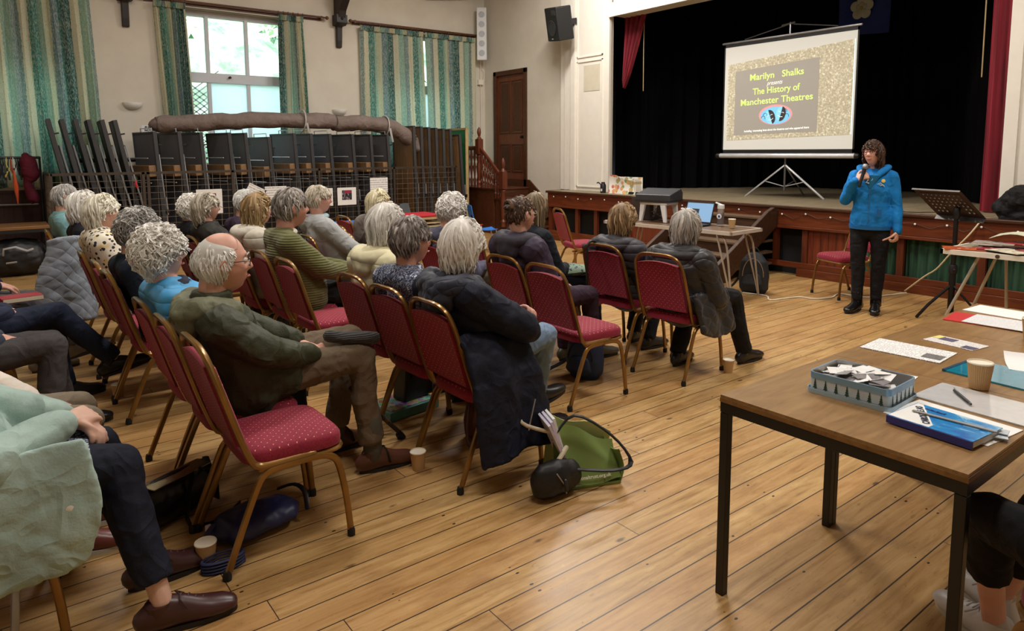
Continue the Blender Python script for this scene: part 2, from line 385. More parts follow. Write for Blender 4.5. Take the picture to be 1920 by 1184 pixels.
def curtain_mat(name,c1,c2,sc=30):
    n=NT(name); co=n.co(scale=(1,1,.05)); n.col(n.ramp(n.noise(co,sc,3),[(.35,sr(*c1)),(.65,sr(*c2))])); n.rm(.85); return n.m
MGC=curtain_mat('green_lining',(22,52,38),(52,92,66))
for a,b in ((3.40,3.88),(2.62,3.32),(1.84,2.54),(1.04,1.76),(.24,.96)):
    m=MB().grid(lambda u,v:(XF+.045+.016*math.sin(u*(b-a)*70+math.sin(u*9)),lerp(b,a,u),.1+.5*v),60,6,.004)
    tag(m.build('skirt_curtain',MGC),{3.40:'narrow green gathered curtain under the stage just behind the standing speaker',2.62:'green gathered curtain under the stage left of the music stand pole',1.84:'green gathered curtain under the stage behind the magazine table legs',1.04:'green gathered curtain under the stage at the right edge of the view',.24:'green gathered curtain under the stage past the magazine table'}[a],'curtain','green curtains under the stage')
# stage back curtains
def drape(P,z0,z1,amp,freq,n,name,mat,label,cat='curtain',group=None,th=.006,flare=None,seed=0):
    Q=smooth_path([V(*p,0) for p in P],10); L=[0]
    for i in range(1,len(Q)): L.append(L[-1]+(Q[i]-Q[i-1]).length)
    def fn(u,v):
        s=u*L[-1]; i=0
        while i<len(L)-2 and L[i+1]<s: i+=1
        t=(s-L[i])/max(1e-6,L[i+1]-L[i]); p=Q[i].lerp(Q[i+1],t); d=(Q[i+1]-Q[i]).normalized(); nn=V(-d.y,d.x,0)
        ph=s*freq+1.5*math.sin(s*freq*.23+seed)+.4*math.sin(v*3+s*2)
        a=amp*(.45+.55*v if flare is None else lerp(1,flare,v)); p=p+nn*(a*math.sin(ph)+a*.3*math.sin(ph*2.3+v))
        return (p.x,p.y,lerp(z1,z0,v))
    m=MB().grid(fn,n,14,th); o=m.build(name,mat); return tag(o,label,cat,group)
drape([(9.7,9.4),(9.9,8.5),(11.9,7.2),(12.0,5.6),(11.9,4.3),(9.9,3.2),(9.5,1.0)],SZ+.01,5.3,.05,26,420,'stage_backcloth',MBLACKV,'long black curtain hung across the back of the stage')
MRC=curtain_mat('crimson_velvet',(92,10,24),(140,26,44),14)
def tied(u,v):  # left tab pulled aside
    k=max(0,1-v*1.0); w=.50*(k**.8)+.02; y=8.34-w*u; ph=u*26+v*1.5
    return (8.80+.03*math.sin(ph),y,lerp(3.95,2.75,v)-.15*u*v)
tag(MB().grid(tied,70,20,.006).build('tied_curtain',MRC),'crimson curtain tied back at the left of the stage opening','curtain')
drape([(8.72,2.9),(8.66,2.55),(8.62,2.1)],SZ+.01,4.6,.035,42,70,'side_curtain',MRC,'crimson curtain hanging down the right of the stage opening')
for (x,y,z0,lab) in ((8.9,7.98,2.55,'pale cord hanging beside the tied crimson curtain'),(8.9,3.02,2.35,'tan cord hanging beside the right crimson curtain')):
    tag(MB().sweep([(x,y,z0),(x,y+.005,3.3),(x,y-.01,4.4)],.007,n=6).build('pull_cord',M((190,165,120),.8)),lab,'cord')
# landing, steps, door
m=MB(); m.b2((7.62,10.5,SZ-.03),(XS,YW-.06,SZ)).b2((7.64,10.52,0),(XS,YW-.06,SZ-.03))
for i in range(4): z=.86-.172*(i+1); y=10.5-.24*(i+1); m.b2((7.66,y,0),(XS,y+.24,z-.03)); m.b2((7.62,y-.02,z-.03),(XS,y+.24,z))
m.build('x',MOAK); bpy.data.objects.remove(bpy.data.objects['x'])
st=tag(m.build('door_steps',wood((66,32,18),(108,62,36),.4,name='stair_wood',axis=0),smooth=False,bevel=.005),'dark wooden steps and landing rising to the panelled door','steps')
MB().prism([(9.3,.02),(9.42,.0),(10.65,.86),(11.66,.86),(11.66,1.0),(10.5,1.0),(9.3,.16)],XS-.03,XS-.001,0).build('wall_string',MOAK,st,smooth=False)
d=struct('door_1',MB().b2((XS+.02,DY0+.09,DZ0),(XS+.065,DY1-.09,DZ1-.09)),wood((98,50,30),(136,78,48),.35,name='door_wood',axis=2),smooth=False)
m=MB(); y0,y1=DY0+.09,DY1-.09
for (a,b,c,e) in ((y0+.10,(y0+y1)/2-.05,DZ0+.3,DZ0+.82),((y0+y1)/2+.05,y1-.10,DZ0+.3,DZ0+.82),(y0+.10,(y0+y1)/2-.05,DZ0+1.07,DZ1-.22),((y0+y1)/2+.05,y1-.10,DZ0+1.07,DZ1-.22)):
    for q in ((a-.02,a,c-.02,e+.02),(b,b+.02,c-.02,e+.02),(a,b,c-.02,c),(a,b,e,e+.02)): m.b2((XS+.005,q[0],q[2]),(XS+.02,q[1],q[3]))
    m.b2((XS+.012,a+.03,c+.03),(XS+.02,b-.03,e-.03))
m.build('door_moulding',MOAK,d,smooth=False,bevel=.004)
MB().b2((XS-.03,DY0,DZ0),(XS+.06,DY0+.09,DZ1)).b2((XS-.03,DY1-.09,DZ0),(XS+.06,DY1,DZ1)).b2((XS-.03,DY0,DZ1-.09),(XS+.06,DY1,DZ1)).build('door_frame',MOAK,d,smooth=False,bevel=.006)
MB().lathe([(.03,0),(.03,.008),(.01,.012),(.01,.035),(.028,.045),(.03,.06),(.018,.072),(.003,.075)],(XS+.02,DY0+.16,DZ0+.98),14,axis=(-1,0,0)).build('door_knob',metal((70,52,34),.35),d)
# balustrade
bal=tag(MB().sweep([(7.62,10.93,1.62),(7.62,10.24,1.08)],.028,.04,8,side=(1,0,0),cap=0).build('stair_balustrade',MREDV),'turned reddish brown balustrade with two finialled newel posts by the door steps','balustrade')
def newel(y,z0,zt):
    m=MB(); h=zt-z0
    m.lathe([(.05,z0),(.05,z0+.03),(.042,z0+.05),(.055,z0+.10),(.03,z0+.14),(.045,z0+.2),(.05,z0+h*.38),(.034,z0+h*.48),(.05,z0+h*.52),(.03,z0+h*.55)],(7.62,y,0),14)
    m.b2((7.565,y-.055,z0+h*.55),(7.675,y+.055,z0+h*.8))
    m.lathe([(.058,z0+h*.8),(.04,z0+h*.82),(.02,z0+h*.845),(.03,z0+h*.87),(.04,z0+h*.91),(.032,z0+h*.96),(.012,z0+h*.99),(.003,z0+h)],(7.62,y,0),14)
    m.build('newel_post',MREDV,bal)
newel(10.96,.86,2.02); newel(10.20,.16,1.44)
for i in range(8):
    y=10.86-.085*i; zt=lerp(1.57,1.10,i/7); z0=.86 if y>10.5 else .86-.172*math.ceil((10.5-y)/.24)
    m=MB(); h=zt-z0; m.lathe([(.02,0),(.02,h*.12),(.028,h*.16),(.014,h*.22),(.026,h*.36),(.03,h*.44),(.014,h*.52),(.026,h*.56),(.014,h*.62),(.03,h*.72),(.022,h*.84),(.02,h*.86),(.02,h)],(7.62,y,z0),10)
    m.build('baluster',MREDV,bal)
for i in range(9):
    y=10.95+.11*i
    if y>11.85: break
    MB().lathe([(.02,0),(.03,.15),(.014,.2),(.03,.4),(.014,.5),(.03,.58),(.02,.7),(.02,.72)],(7.62,y+.06,.86),10).build('baluster',MREDV,bal)
MB().sweep([(7.62,10.96,1.62),(7.62,11.94,1.62)],.028,.04,8,side=(1,0,0),cap=0).build('landing_rail',MREDV,bal)
# ---------------- window curtains ----------------
def striped():
    n=NT('striped_curtain_cloth'); uv=n.n('ShaderNodeAttribute',attribute_name='cu'); x=uv.outputs['Fac']
    f=n.math('FRACT',n.math('MULTIPLY',x,1/.92)); nz=n.noise(n.co(scale=(1,1,1)),26,2); f=n.math('ADD',f,n.math('MULTIPLY',n.math('SUBTRACT',nz,.5),.02))
    T,Cc,G,Lt,Dk=sr(58,132,122),sr(226,220,190),sr(128,152,152),sr(150,190,172),sr(28,92,92)
    c=n.ramp(f,[(0,Dk),(.13,Cc),(.24,Lt),(.36,G),(.46,Cc),(.58,T),(.70,Lt),(.76,sr(205,205,170)),(.86,sr(110,140,150)),(.95,T)],'CONSTANT')
    tx=n.noise(n.co(scale=(1,1,.35)),75,3,.7); c=n.mix(n.ramp(tx,[(.46,(0,0,0)),(.60,(.55,.55,.55))]),c,sr(220,225,205)); sp=n.noise(n.co(scale=(2,2,.8)),60,2); c=n.mix(n.ramp(sp,[(.62,(0,0,0)),(.68,(.7,.7,.7))]),c,sr(120,130,100))
    n.col(c); n.rm(.9)
    tr=n.n('ShaderNodeBsdfTranslucent'); n.L(c,tr.inputs[0]); mx=n.n('ShaderNodeMixShader'); mx.inputs[0].default_value=.38
    out=[q for q in n.t.nodes if q.type=='OUTPUT_MATERIAL'][0]; n.L(n.b.outputs[0],mx.inputs[1]); n.L(tr.outputs[0],mx.inputs[2]); n.L(mx.outputs[0],out.inputs[0]); return n.m
MSTR=striped()
def curtain(x0,x1,z0,z1,folds,amp,label,full=1.0,x0b=None,x1b=None,y=YW-.09,seed=0):
    x0b=x0 if x0b is None else x0b; x1b=x1 if x1b is None else x1b; nu=folds*10
    def fn(u,v):
        ph=u*folds*2*PI+1.2*math.sin(u*7+seed)+.5*math.sin(v*4+u*9+seed); a=amp*(.6+.5*v)
        return (lerp(lerp(x0,x1,u),lerp(x0b,x1b,u),v)+.25*a*math.sin(2*ph),y+a*math.sin(ph)+.3*a*math.sin(ph*.37+seed),lerp(z1,z0,v)+.01*math.sin(ph))
    m=MB().grid(fn,nu,16); o=m.build('window_curtain',MSTR,recalc=False)
    at=o.data.attributes.new('cu','FLOAT','POINT'); at.data.foreach_set('value',[ (i//17)/nu*(x1-x0)*full+seed for i in range((nu+1)*17)])
    hd=MB().grid(lambda u,v:(lerp(x0,x1,u),y-.028+.012*math.sin(u*folds*26),lerp(z1+.05,z1-.04,v)),folds*12,2,.004)
    h=hd.build('heading_tape',MSTR,o,recalc=False); a2=h.data.attributes.new('cu','FLOAT','POINT'); a2.data.foreach_set('value',[(i/len(h.data.vertices))*2*(x1-x0)*full%9+seed for i in range(len(h.data.vertices))])
    r=MB()
    for k in range(folds+1): 
        xx=lerp(x0,x1,k/folds); r.sweep(arc((xx,y-.01,z1+.085),.026,0,2*PI-.01,10,'yz')[:-1],.004,n=5,closed=True)
    r.build('curtain_ring',M((110,62,34),.4),o)
    return tag(o,label,'curtain','striped window curtains')
curtain(-.6,1.42,1.08,3.86,15,.05,'long striped teal and cream curtain covering the window at the left edge',x1b=1.50,seed=1.1,full=1.0)
curtain(2.26,2.72,1.25,3.82,6,.05,'bunched striped curtain on the left side of the bare window',1.5,2.36,2.80,seed=.4)
curtain(4.18,4.60,1.25,3.82,5,.05,'bunched striped curtain on the right side of the bare window',1.5,4.14,4.70,seed=.9)
curtain(5.66,6.98,1.25,3.80,10,.035,'striped curtain on the left half of the window next to the door wall',1.0,5.66,7.06,seed=2.2)
curtain(7.02,8.20,1.25,3.80,9,.035,'striped curtain on the right half of the window next to the door wall',1.0,7.12,8.20,seed=3.0)
MROD=wood((74,42,26),(122,76,48),.35,name='rod_wood')
for a,b,lab in ((-1.2,1.8,'wooden curtain rod above the left window'),(2.1,5.02,'wooden curtain rod with a ball end above the bare window'),(5.50,8.32,'wooden curtain rod above the window beside the door wall')):
    m=MB().sweep([(a,YW-.1,3.905),(b,YW-.1,3.905)],.017,n=10); m.ball((b+.02,YW-.1,3.905),.032); m.ball((a-.02,YW-.1,3.905),.032)
    m.b2((a+.06,YW-.11,3.88),(a+.09,YW,3.93)).b2((b-.09,YW-.11,3.88),(b-.06,YW,3.93)).b2((a+.05,YW-.02,3.86),(b-.05,YW,3.94))
    tag(m.build('curtain_rod',MROD),lab,'curtain rod','wooden curtain rods')
# wall lamps, roof brackets
for x,lab in ((1.92,'white bowl wall light between the left and bare windows'),(5.26,'white bowl wall light between the bare and right windows')):
    m=MB()
    m.grid(lambda u,v:(x+.14*math.cos(PI*u)*math.cos(v*PI/2*.98),YW-.13*math.sin(PI*u)*math.cos(v*PI/2*.98),2.32-.11*math.sin(v*PI/2*.98)),20,10,.006)
    tag(m.build('wall_lamp',M((238,234,226),.5,var=.02)),lab,'lamp','bowl wall lights')
def bracket(x,zb,lab,big=1):
    t=thing('roof_bracket',lab,'bracket',(x,YW,zb),group='dark timber roof brackets')
    m=MB().prism([(0,0),(-.05,-.0),(-.07,.12),(-.09,.35),(-.16,.42),(-.16,.5),(0,.5)],-.05,.05,0); m.prism([(0,.5),(-.2,.5),(-.24,.62),(-.42,.8),(-.6,1.2),(-.6,1.9),(-.3,1.9),(-.25,1.2),(0,.95)],-.07,.07,0)
    m.build('bracket_timber',M((40,32,30),.5),t,smooth=False,bevel=.012)
    m=MB().prism([(-.12,.38),(-.2,.42),(-.2,.56),(0,.56),(0,.38)],-.10,.10,0); m.lathe([(.03,-.005),(.03,.0),(.01,.02)],(0,-.2,.49),8,axis=(0,-1,0)); m.build('corbel_block',M((34,28,27),.5),t,smooth=False,bevel=.012)
bracket(1.89,3.44,'dark timber roof bracket left of the bare window'); bracket(5.28,3.42,'dark timber roof bracket between the two right windows')
m=MB().sweep([(7.1,YW-.12,4.62),(7.8,YW-.2,4.72),(8.45,YW-.3,4.86)],.09,.12,8,side=(0,1,0)); tag(m.build('roof_beam',M((36,30,28),.5)),'dark timber end of a roof beam in the room corner','beam')
t=thing('column_speaker','slim white column loudspeaker in the room corner','loudspeaker',(8.28,11.78,3.42),R(-35))
MB().box((0,0,.5),(.20,.13,1.04)).build('cabinet',M((222,224,226),.5,var=.02),t,smooth=False,bevel=.012)
m=MB()
for k in range(5): m.lathe([(.062,0),(.062,.004),(.05,.005)],(0,-.066,.12+.19*k),16,axis=(0,-1,0))
m.build('driver_grille',M((176,182,190),.5),t)
m=MB().sweep([(8.37,11.96,3.4),(8.37,11.965,2.9),(8.38,11.965,.9)],.008,n=6); m.sweep([(8.42,11.93,3.0),(8.45,11.93,3.2),(8.35,11.93,3.3)],.005,n=5); m.b2((8.30,11.93,2.93),(8.42,12,3.03))
tag(m.build('wall_conduit',MWHITE),'white cable conduit with a small junction box under the corner loudspeaker','conduit')
t=thing('wall_speaker','black loudspeaker with round cone tilted on the white pilaster','loudspeaker',(8.10,9.20,3.74)); t.rotation_euler=(R(7),R(-12),R(-14))
MB().box((0,0,0),(.30,.42,.56)).build('cabinet',M((22,22,24),.55,var=.1),t,smooth=False,bevel=.02)
m=MB().lathe([(.135,0),(.135,.006),(.12,.008),(.10,-.006),(.04,-.02),(.035,-.005),(.01,.004)],(-.151,0,-.06),24,axis=(-1,0,0)); m.box((-.152,-.11,.19),(.01,.13,.09)); m.build('driver',M((44,44,46),.35,var=.1),t)
MB().box((-.153,.02,-.24),(.004,.05,.018)).build('badge',M((170,170,170),.4),t,smooth=False)
MB().b2((.14,-.03,-.05),(.34,.03,.05)).build('wall_mount',M((40,40,42),.5),t,smooth=False)
# ---------------- banquet chairs ----------------
def dotted(name,a,b):
    n=NT(name); co=n.co(); s=n.sep(co); x,y=s[a],s[b]; k=1/.034
    u=n.math('SUBTRACT',n.math('FRACT',n.math('MULTIPLY',n.math('ADD',x,y),k)),.5); v=n.math('SUBTRACT',n.math('FRACT',n.math('MULTIPLY',n.math('SUBTRACT',x,y),k)),.5)
    d=n.math('ADD',n.math('MULTIPLY',u,u),n.math('MULTIPLY',v,v)); ge=n.n('ShaderNodeNewGeometry'); tc=n.n('ShaderNodeTexCoord'); e=n.math('MULTIPLY',n.math('LESS_THAN',d,.0075),n.math('GREATER_THAN',n.math('ABSOLUTE',n.sep(tc.outputs['Normal'])[3-a-b]),.55))
    f=n.noise(co,160,2); c=n.ramp(f,[(.3,sr(112,8,34)),(.7,sr(150,18,52))]); c=n.mix(e,c,sr(226,160,130)); n.col(c); n.rm(.8,Sheen_Weight=.08); n.bump(f,.2,.002); return n.m
MSEAT=dotted('crimson_dotted_seat_cloth',0,1); MBACKP=dotted('crimson_dotted_back_cloth',1,2)
n=NT('bronze_paint'); n.col(n.ramp(n.noise(n.co(),6,3),[(.3,sr(118,84,36)),(.7,sr(150,110,54))])); n.rm(.3,.55,Coat_Weight=.3); MGOLD=n.m
MBLK=M((18,18,19),.5,var=.1); MRUB=M((14,14,14),.7)
def chair_parts(t,cap=True,clean=False):
    # seat cushion
    m=MB(); n=28
    def outline(k,ins):
        out=[]
        for i in range(n):
            a=2*PI*i/n; c,s=math.cos(a),math.sin(a); e=.36
            x=.035+(.195-ins)*math.copysign(abs(c)**e,c); y=(.205-ins-.01*(c<0))*math.copysign(abs(s)**e,s); out.append((x,y))
        return out
    rings=[(.02,.385,0),(.0,.392,0),(-.002,.41,0),(0,.43,0),(.012,.446,.0),(.04,.455,.3),(.09,.461,.6),(.15,.464,1)]
    vs=[];fs=[]
    for ins,z,dm in rings:
        for (x,y) in outline(0,ins): vs.append((x,y,z-(.012 if x>.12 else 0)*0))
    for i in range(len(rings)-1):
        for j in range(n): fs.append((i*n+j,i*n+(j+1)%n,(i+1)*n+(j+1)%n,(i+1)*n+j))
    fs.append(tuple(range(n))[::-1]); fs.append(tuple((len(rings)-1)*n+j for j in range(n)))
    m.add(vs,fs); m.build('seat',MSEAT,t)
    # backrest pad: leans back; local plane x = -.155-(z-.40)*.29
    bx=lambda z:-.145-(z-.40)*.30
    m=MB(); out=[]
    zb,zt=.475,.795
    for i in range(13): u=-1+2*i/12; out.append((u*.165,zt+.022*(1-u*u)*(1) ))
    out=[(-.178,zb),(-.176,.62),(-.168,.74)]+out+[(.168,.74),(.176,.62),(.178,zb)]
    k=len(out); vs=[]; 
    cy=lambda p,s:(p[0]*s,(p[1]-.64)*s+.64)
    for off,sc in ((-.016,.93),(-.020,.985),(-.006,1.0),(.012,.985),(.022,.90)):
        for p in out:
            q=cy(p,sc); vs.append((bx(q[1])+off,q[0],q[1]))
    fs=[(i*k+j,i*k+(j+1)%k,(i+1)*k+(j+1)%k,(i+1)*k+j) for i in range(4) for j in range(k)]
    fs.append(tuple(range(k))[::-1]); fs.append(tuple(4*k+j for j in range(k))); m.add(vs,fs); m.build('backrest',MBACKP,t)
    # back frame loop
    P=[V(.10,.192,.385),V(-.06,.192,.385),V(-.118,.193,.392),V(-.147,.195,.43),V(bx(.55),.195,.55),V(bx(.70),.19,.70)]
    P+=[V(bx(.78),.182,.78),V(bx(.83),.158,.83),V(bx(.855),.115,.855),V(bx(.862),.06,.862),V(bx(.862),0,.862)]
    P=P+[V(p.x,-p.y,p.z) for p in P[-2::-1]]
    MB().sweep(smooth_path(P,3),.0115,.016,8,side=None,cap=1).build('back_frame',MGOLD,t)
    MB().sweep(smooth_path([(-.11,.19,.375),(.12,.192,.375),(.205,.18,.378),(.225,.12,.38),(.23,0,.38),(.225,-.12,.38),(.205,-.18,.378),(.12,-.192,.375),(-.11,-.19,.375)],3),.010,.012,7).build('seat_rail',MGOLD,t)
    for s in (1,-1):
        y=.198*s
        l=MB().sweep(smooth_path([(-.25,y*1.05,.012),(-.19,y*1.02,.16),(-.135,y,.29),(-.105,y,.345),(-.06,y,.365),(.04,y,.368)],3),.011,.014,8,side=(0,1,0),cap=1).build('rear_leg',MGOLD,t)
        f=MB().sweep(smooth_path([(.235,y*1.04,.012),(.222,y*1.02,.16),(.20,y,.29),(.175,y,.345),(.12,y,.366),(.03,y,.368)],3),.011,.014,8,side=(0,1,0),cap=1).build('front_leg',MGOLD,t)
        if cap:
            MB().lathe([(.016,0),(.017,.02),(.013,.035)],(-.25,y*1.05,0),8).build('foot_cap',MRUB,l); MB().lathe([(.016,0),(.017,.02),(.013,.035)],(.235,y*1.04,0),8).build('foot_cap',MRUB,f)
CH0=None
def chair(x,y,rz,label,group='crimson banquet chairs with bronze frames'):
    global CH0
    if CH0 is None:
        CH0=thing('banquet_chair',label,'chair',(x,y,0),rz,group); chair_parts(CH0); return CH0
    return dup(CH0,(x,y,0),rz,label,group)
# ---------------- people ----------------
MSKIN={}
def skin(c):
    if c not in MSKIN:
        n=NT('skin'); f=n.noise(n.co(),18,3); n.col(n.ramp(f,[(.3,tuple(x*.86 for x in sr(*c))),(.7,sr(*c))])); n.rm(.5,Subsurface_Weight=.08,Subsurface_Scale=.02); MSKIN[c]=n.m
    return MSKIN[c]
def gz(x,s): return math.exp(-(x/s)**2)
def ss(a,b,x):
    t=max(0,min(1,(x-a)/(b-a))); return t*t*(3-2*t)
def headp(th,ph,s=1,mouth=0):
    c,sn=math.cos(th)*math.sin(ph),math.sin(th)*math.sin(ph); z=.118*math.cos(ph)
    x=.100*c; y=.077*sn
    dn=ss(0,.11,-z)
    if c<0: x*=1-.42*ss(.0,.10,-z)
    y*=1-.26*dn
    if c>0:
        x*=.93; x+=.012*dn*c
        ay=abs(y); fr=ss(.0,.4,c)
        nz=(ss(.030,-.020,z) if z>-.022 else ss(-.038,-.022,z))
        x+=fr*(.026*gz(y,.012+.006*nz)*nz)
        x-=fr*.012*gz(ay-.031,.017)*gz(z-.010,.013)
        x+=fr*.006*gz(z-.034,.010)*gz(y,.055)
        x+=fr*.008*(gz(z+.050,.006)+gz(z+.063,.007))*gz(y,.022)
        x-=fr*.004*gz(z+.0565,.003)*gz(y,.024)
        x+=fr*.010*gz(z+.095,.018)*gz(y,.03)
        x+=fr*.005*gz(ay-.042,.02)*gz(z+.02,.02)
    return V(x,y,z)*s
def head(m,s=1):
    nu,nv=72,56; vs=[];fs=[]
    for i in range(nv+1):
        ph=PI*(.01+.98*i/nv)
        for j in range(nu):
            a=2*PI*j/nu; a=a-.35*math.sin(a); vs.append(headp(a,ph,s))
    for i in range(nv):
        for j in range(nu): fs.append((i*nu+j,i*nu+(j+1)%nu,(i+1)*nu+(j+1)%nu,(i+1)*nu+j))
    fs.append(tuple(range(nu))); fs.append(tuple(nv*nu+j for j in range(nu))[::-1]); m.add(vs,fs)
    for sg in (1,-1):
        q=Matrix.Rotation(R(-12),3,'Y')@Matrix.Rotation(R(24*sg),3,'Z')
        m.ball(V(-.004,sg*.079,-.006)*s,(.018*s,.007*s,.031*s),12,8,q); m.sweep([V(.008,sg*.078,.012)*s,V(-.008,sg*.087,.024)*s,V(-.022,sg*.089,.006)*s,V(-.014,sg*.083,-.02)*s,V(.0,sg*.077,-.032)*s],.005*s,n=6)
def hand(m,w,d,nrm,side,curl=.5,s=1,spread=.1,n=7):
    """w wrist, d finger direction, nrm back-of-hand normal, side=+1/-1 thumb side"""
    w=Vector(w); d=Vector(d).normalized(); nrm=Vector(nrm); nrm=(nrm-d*nrm.dot(d)).normalized(); t=d.cross(nrm)*side
    m.sweep([w-d*.02*s,w+d*.012*s,w+d*.05*s,w+d*.088*s],[.026*s,.030*s,.040*s,.041*s],[.020*s,.019*s,.016*s,.012*s],12,side=t)
    for k,(o,l) in enumerate(((.031,.072),(.0105,.082),(-.0105,.076),(-.031,.058))):
        b=w+d*.082*s+t*o*s; dd=(d+t*o*4*spread).normalized(); p=[b]; a=0
        for q,f in enumerate((.45,.30,.25)):
            a+=curl*(.55 if q==0 else .75); p.append(p[-1]+(dd*math.cos(a)-nrm*math.sin(a))*l*f*s)
        m.sweep(smooth_path(p,2),[.0096*s]*4+[.0088*s]*2+[.0078*s],None,n,side=t)
    b=w+d*.028*s+t*.030*s; p=[b,b+(d*.55+t*.75-nrm*.25)*.034*s,b+(d*.85+t*.9-nrm*.55)*.055*s,b+(d*1.15+t*.75-nrm*.8*curl-nrm*.3)*.068*s]
    m.sweep(smooth_path(p,2),[.013*s]*3+[.0108*s]*2+[.0098*s]*2,None,n)
def remesh(o,vox,sm=2,fold=None,seed=0):
    r=o.modifiers.new('r','REMESH'); r.mode='VOXEL'; r.voxel_size=vox; r.use_smooth_shade=True
    if sm: q=o.modifiers.new('s','SMOOTH'); q.factor=.5; q.iterations=sm
    if fold:
        st,sc=fold; tx=bpy.data.textures.new('folds','CLOUDS'); tx.noise_scale=sc; tx.noise_depth=2; tx.noise_basis='ORIGINAL_PERLIN'
        d=o.modifiers.new('d','DISPLACE'); d.texture=tx; d.strength=st; d.mid_level=.5; d.texture_coords='LOCAL'
        t2=bpy.data.textures.get('creases')
        if not t2: t2=bpy.data.textures.new('creases','MUSGRAVE'); t2.musgrave_type='RIDGED_MULTIFRACTAL'; t2.noise_scale=.11; t2.octaves=1.5; t2.lacunarity=2
        d=o.modifiers.new('e','DISPLACE'); d.texture=t2; d.strength=-st*.2; d.mid_level=.9; d.texture_coords='LOCAL'
def hair_mat(c,light=(235,232,225)):
    n=NT('hair'); at=n.n('ShaderNodeAttribute',attribute_name='lk'); b=sr(*c); l=sr(*light)
    cc=n.ramp(at.outputs['Fac'],[(0,tuple(x*.75 for x in b)),(.4,b),(1,tuple(min(1,x*1.08) for x in l))]); n.col(cc); n.rm(.55,Specular_IOR_Level=.35); return n.m
_hm={}
HS={ # n locks, phi start range, base coverage(front z limit, side z, back z), length, curl, thickness
 'short':dict(n=420,lf=.045,ls=.06,lb=.07,curl=.25,lift=.012,zf=.055,zs=-.0,zb=-.085,w=.009),
 'curly':dict(n=900,lf=.05,ls=.07,lb=.07,curl=.95,lift=.020,zf=.050,zs=-.02,zb=-.10,w=.0065),
 'bob':dict(n=520,lf=.05,ls=.085,lb=.085,curl=.6,lift=.018,zf=.048,zs=-.03,zb=-.085,w=.010),
 'balding':dict(n=520,lf=.0,ls=.065,lb=.085,curl=.45,lift=.009,zf=.5,zs=.0,zb=-.10,w=.0062),
 'long':dict(n=380,lf=.10,ls=.26,lb=.30,curl=.2,lift=.014,zf=.055,zs=-.05,zb=-.08,w=.010),
 'wavy':dict(n=420,lf=.03,ls=.21,lb=.24,curl=.8,lift=.016,zf=.055,zs=-.05,zb=-.08,w=.011),
 'bun':dict(n=360,lf=.02,ls=.02,lb=.02,curl=.1,lift=.008,zf=.052,zs=-.01,zb=-.085,w=.008),
}
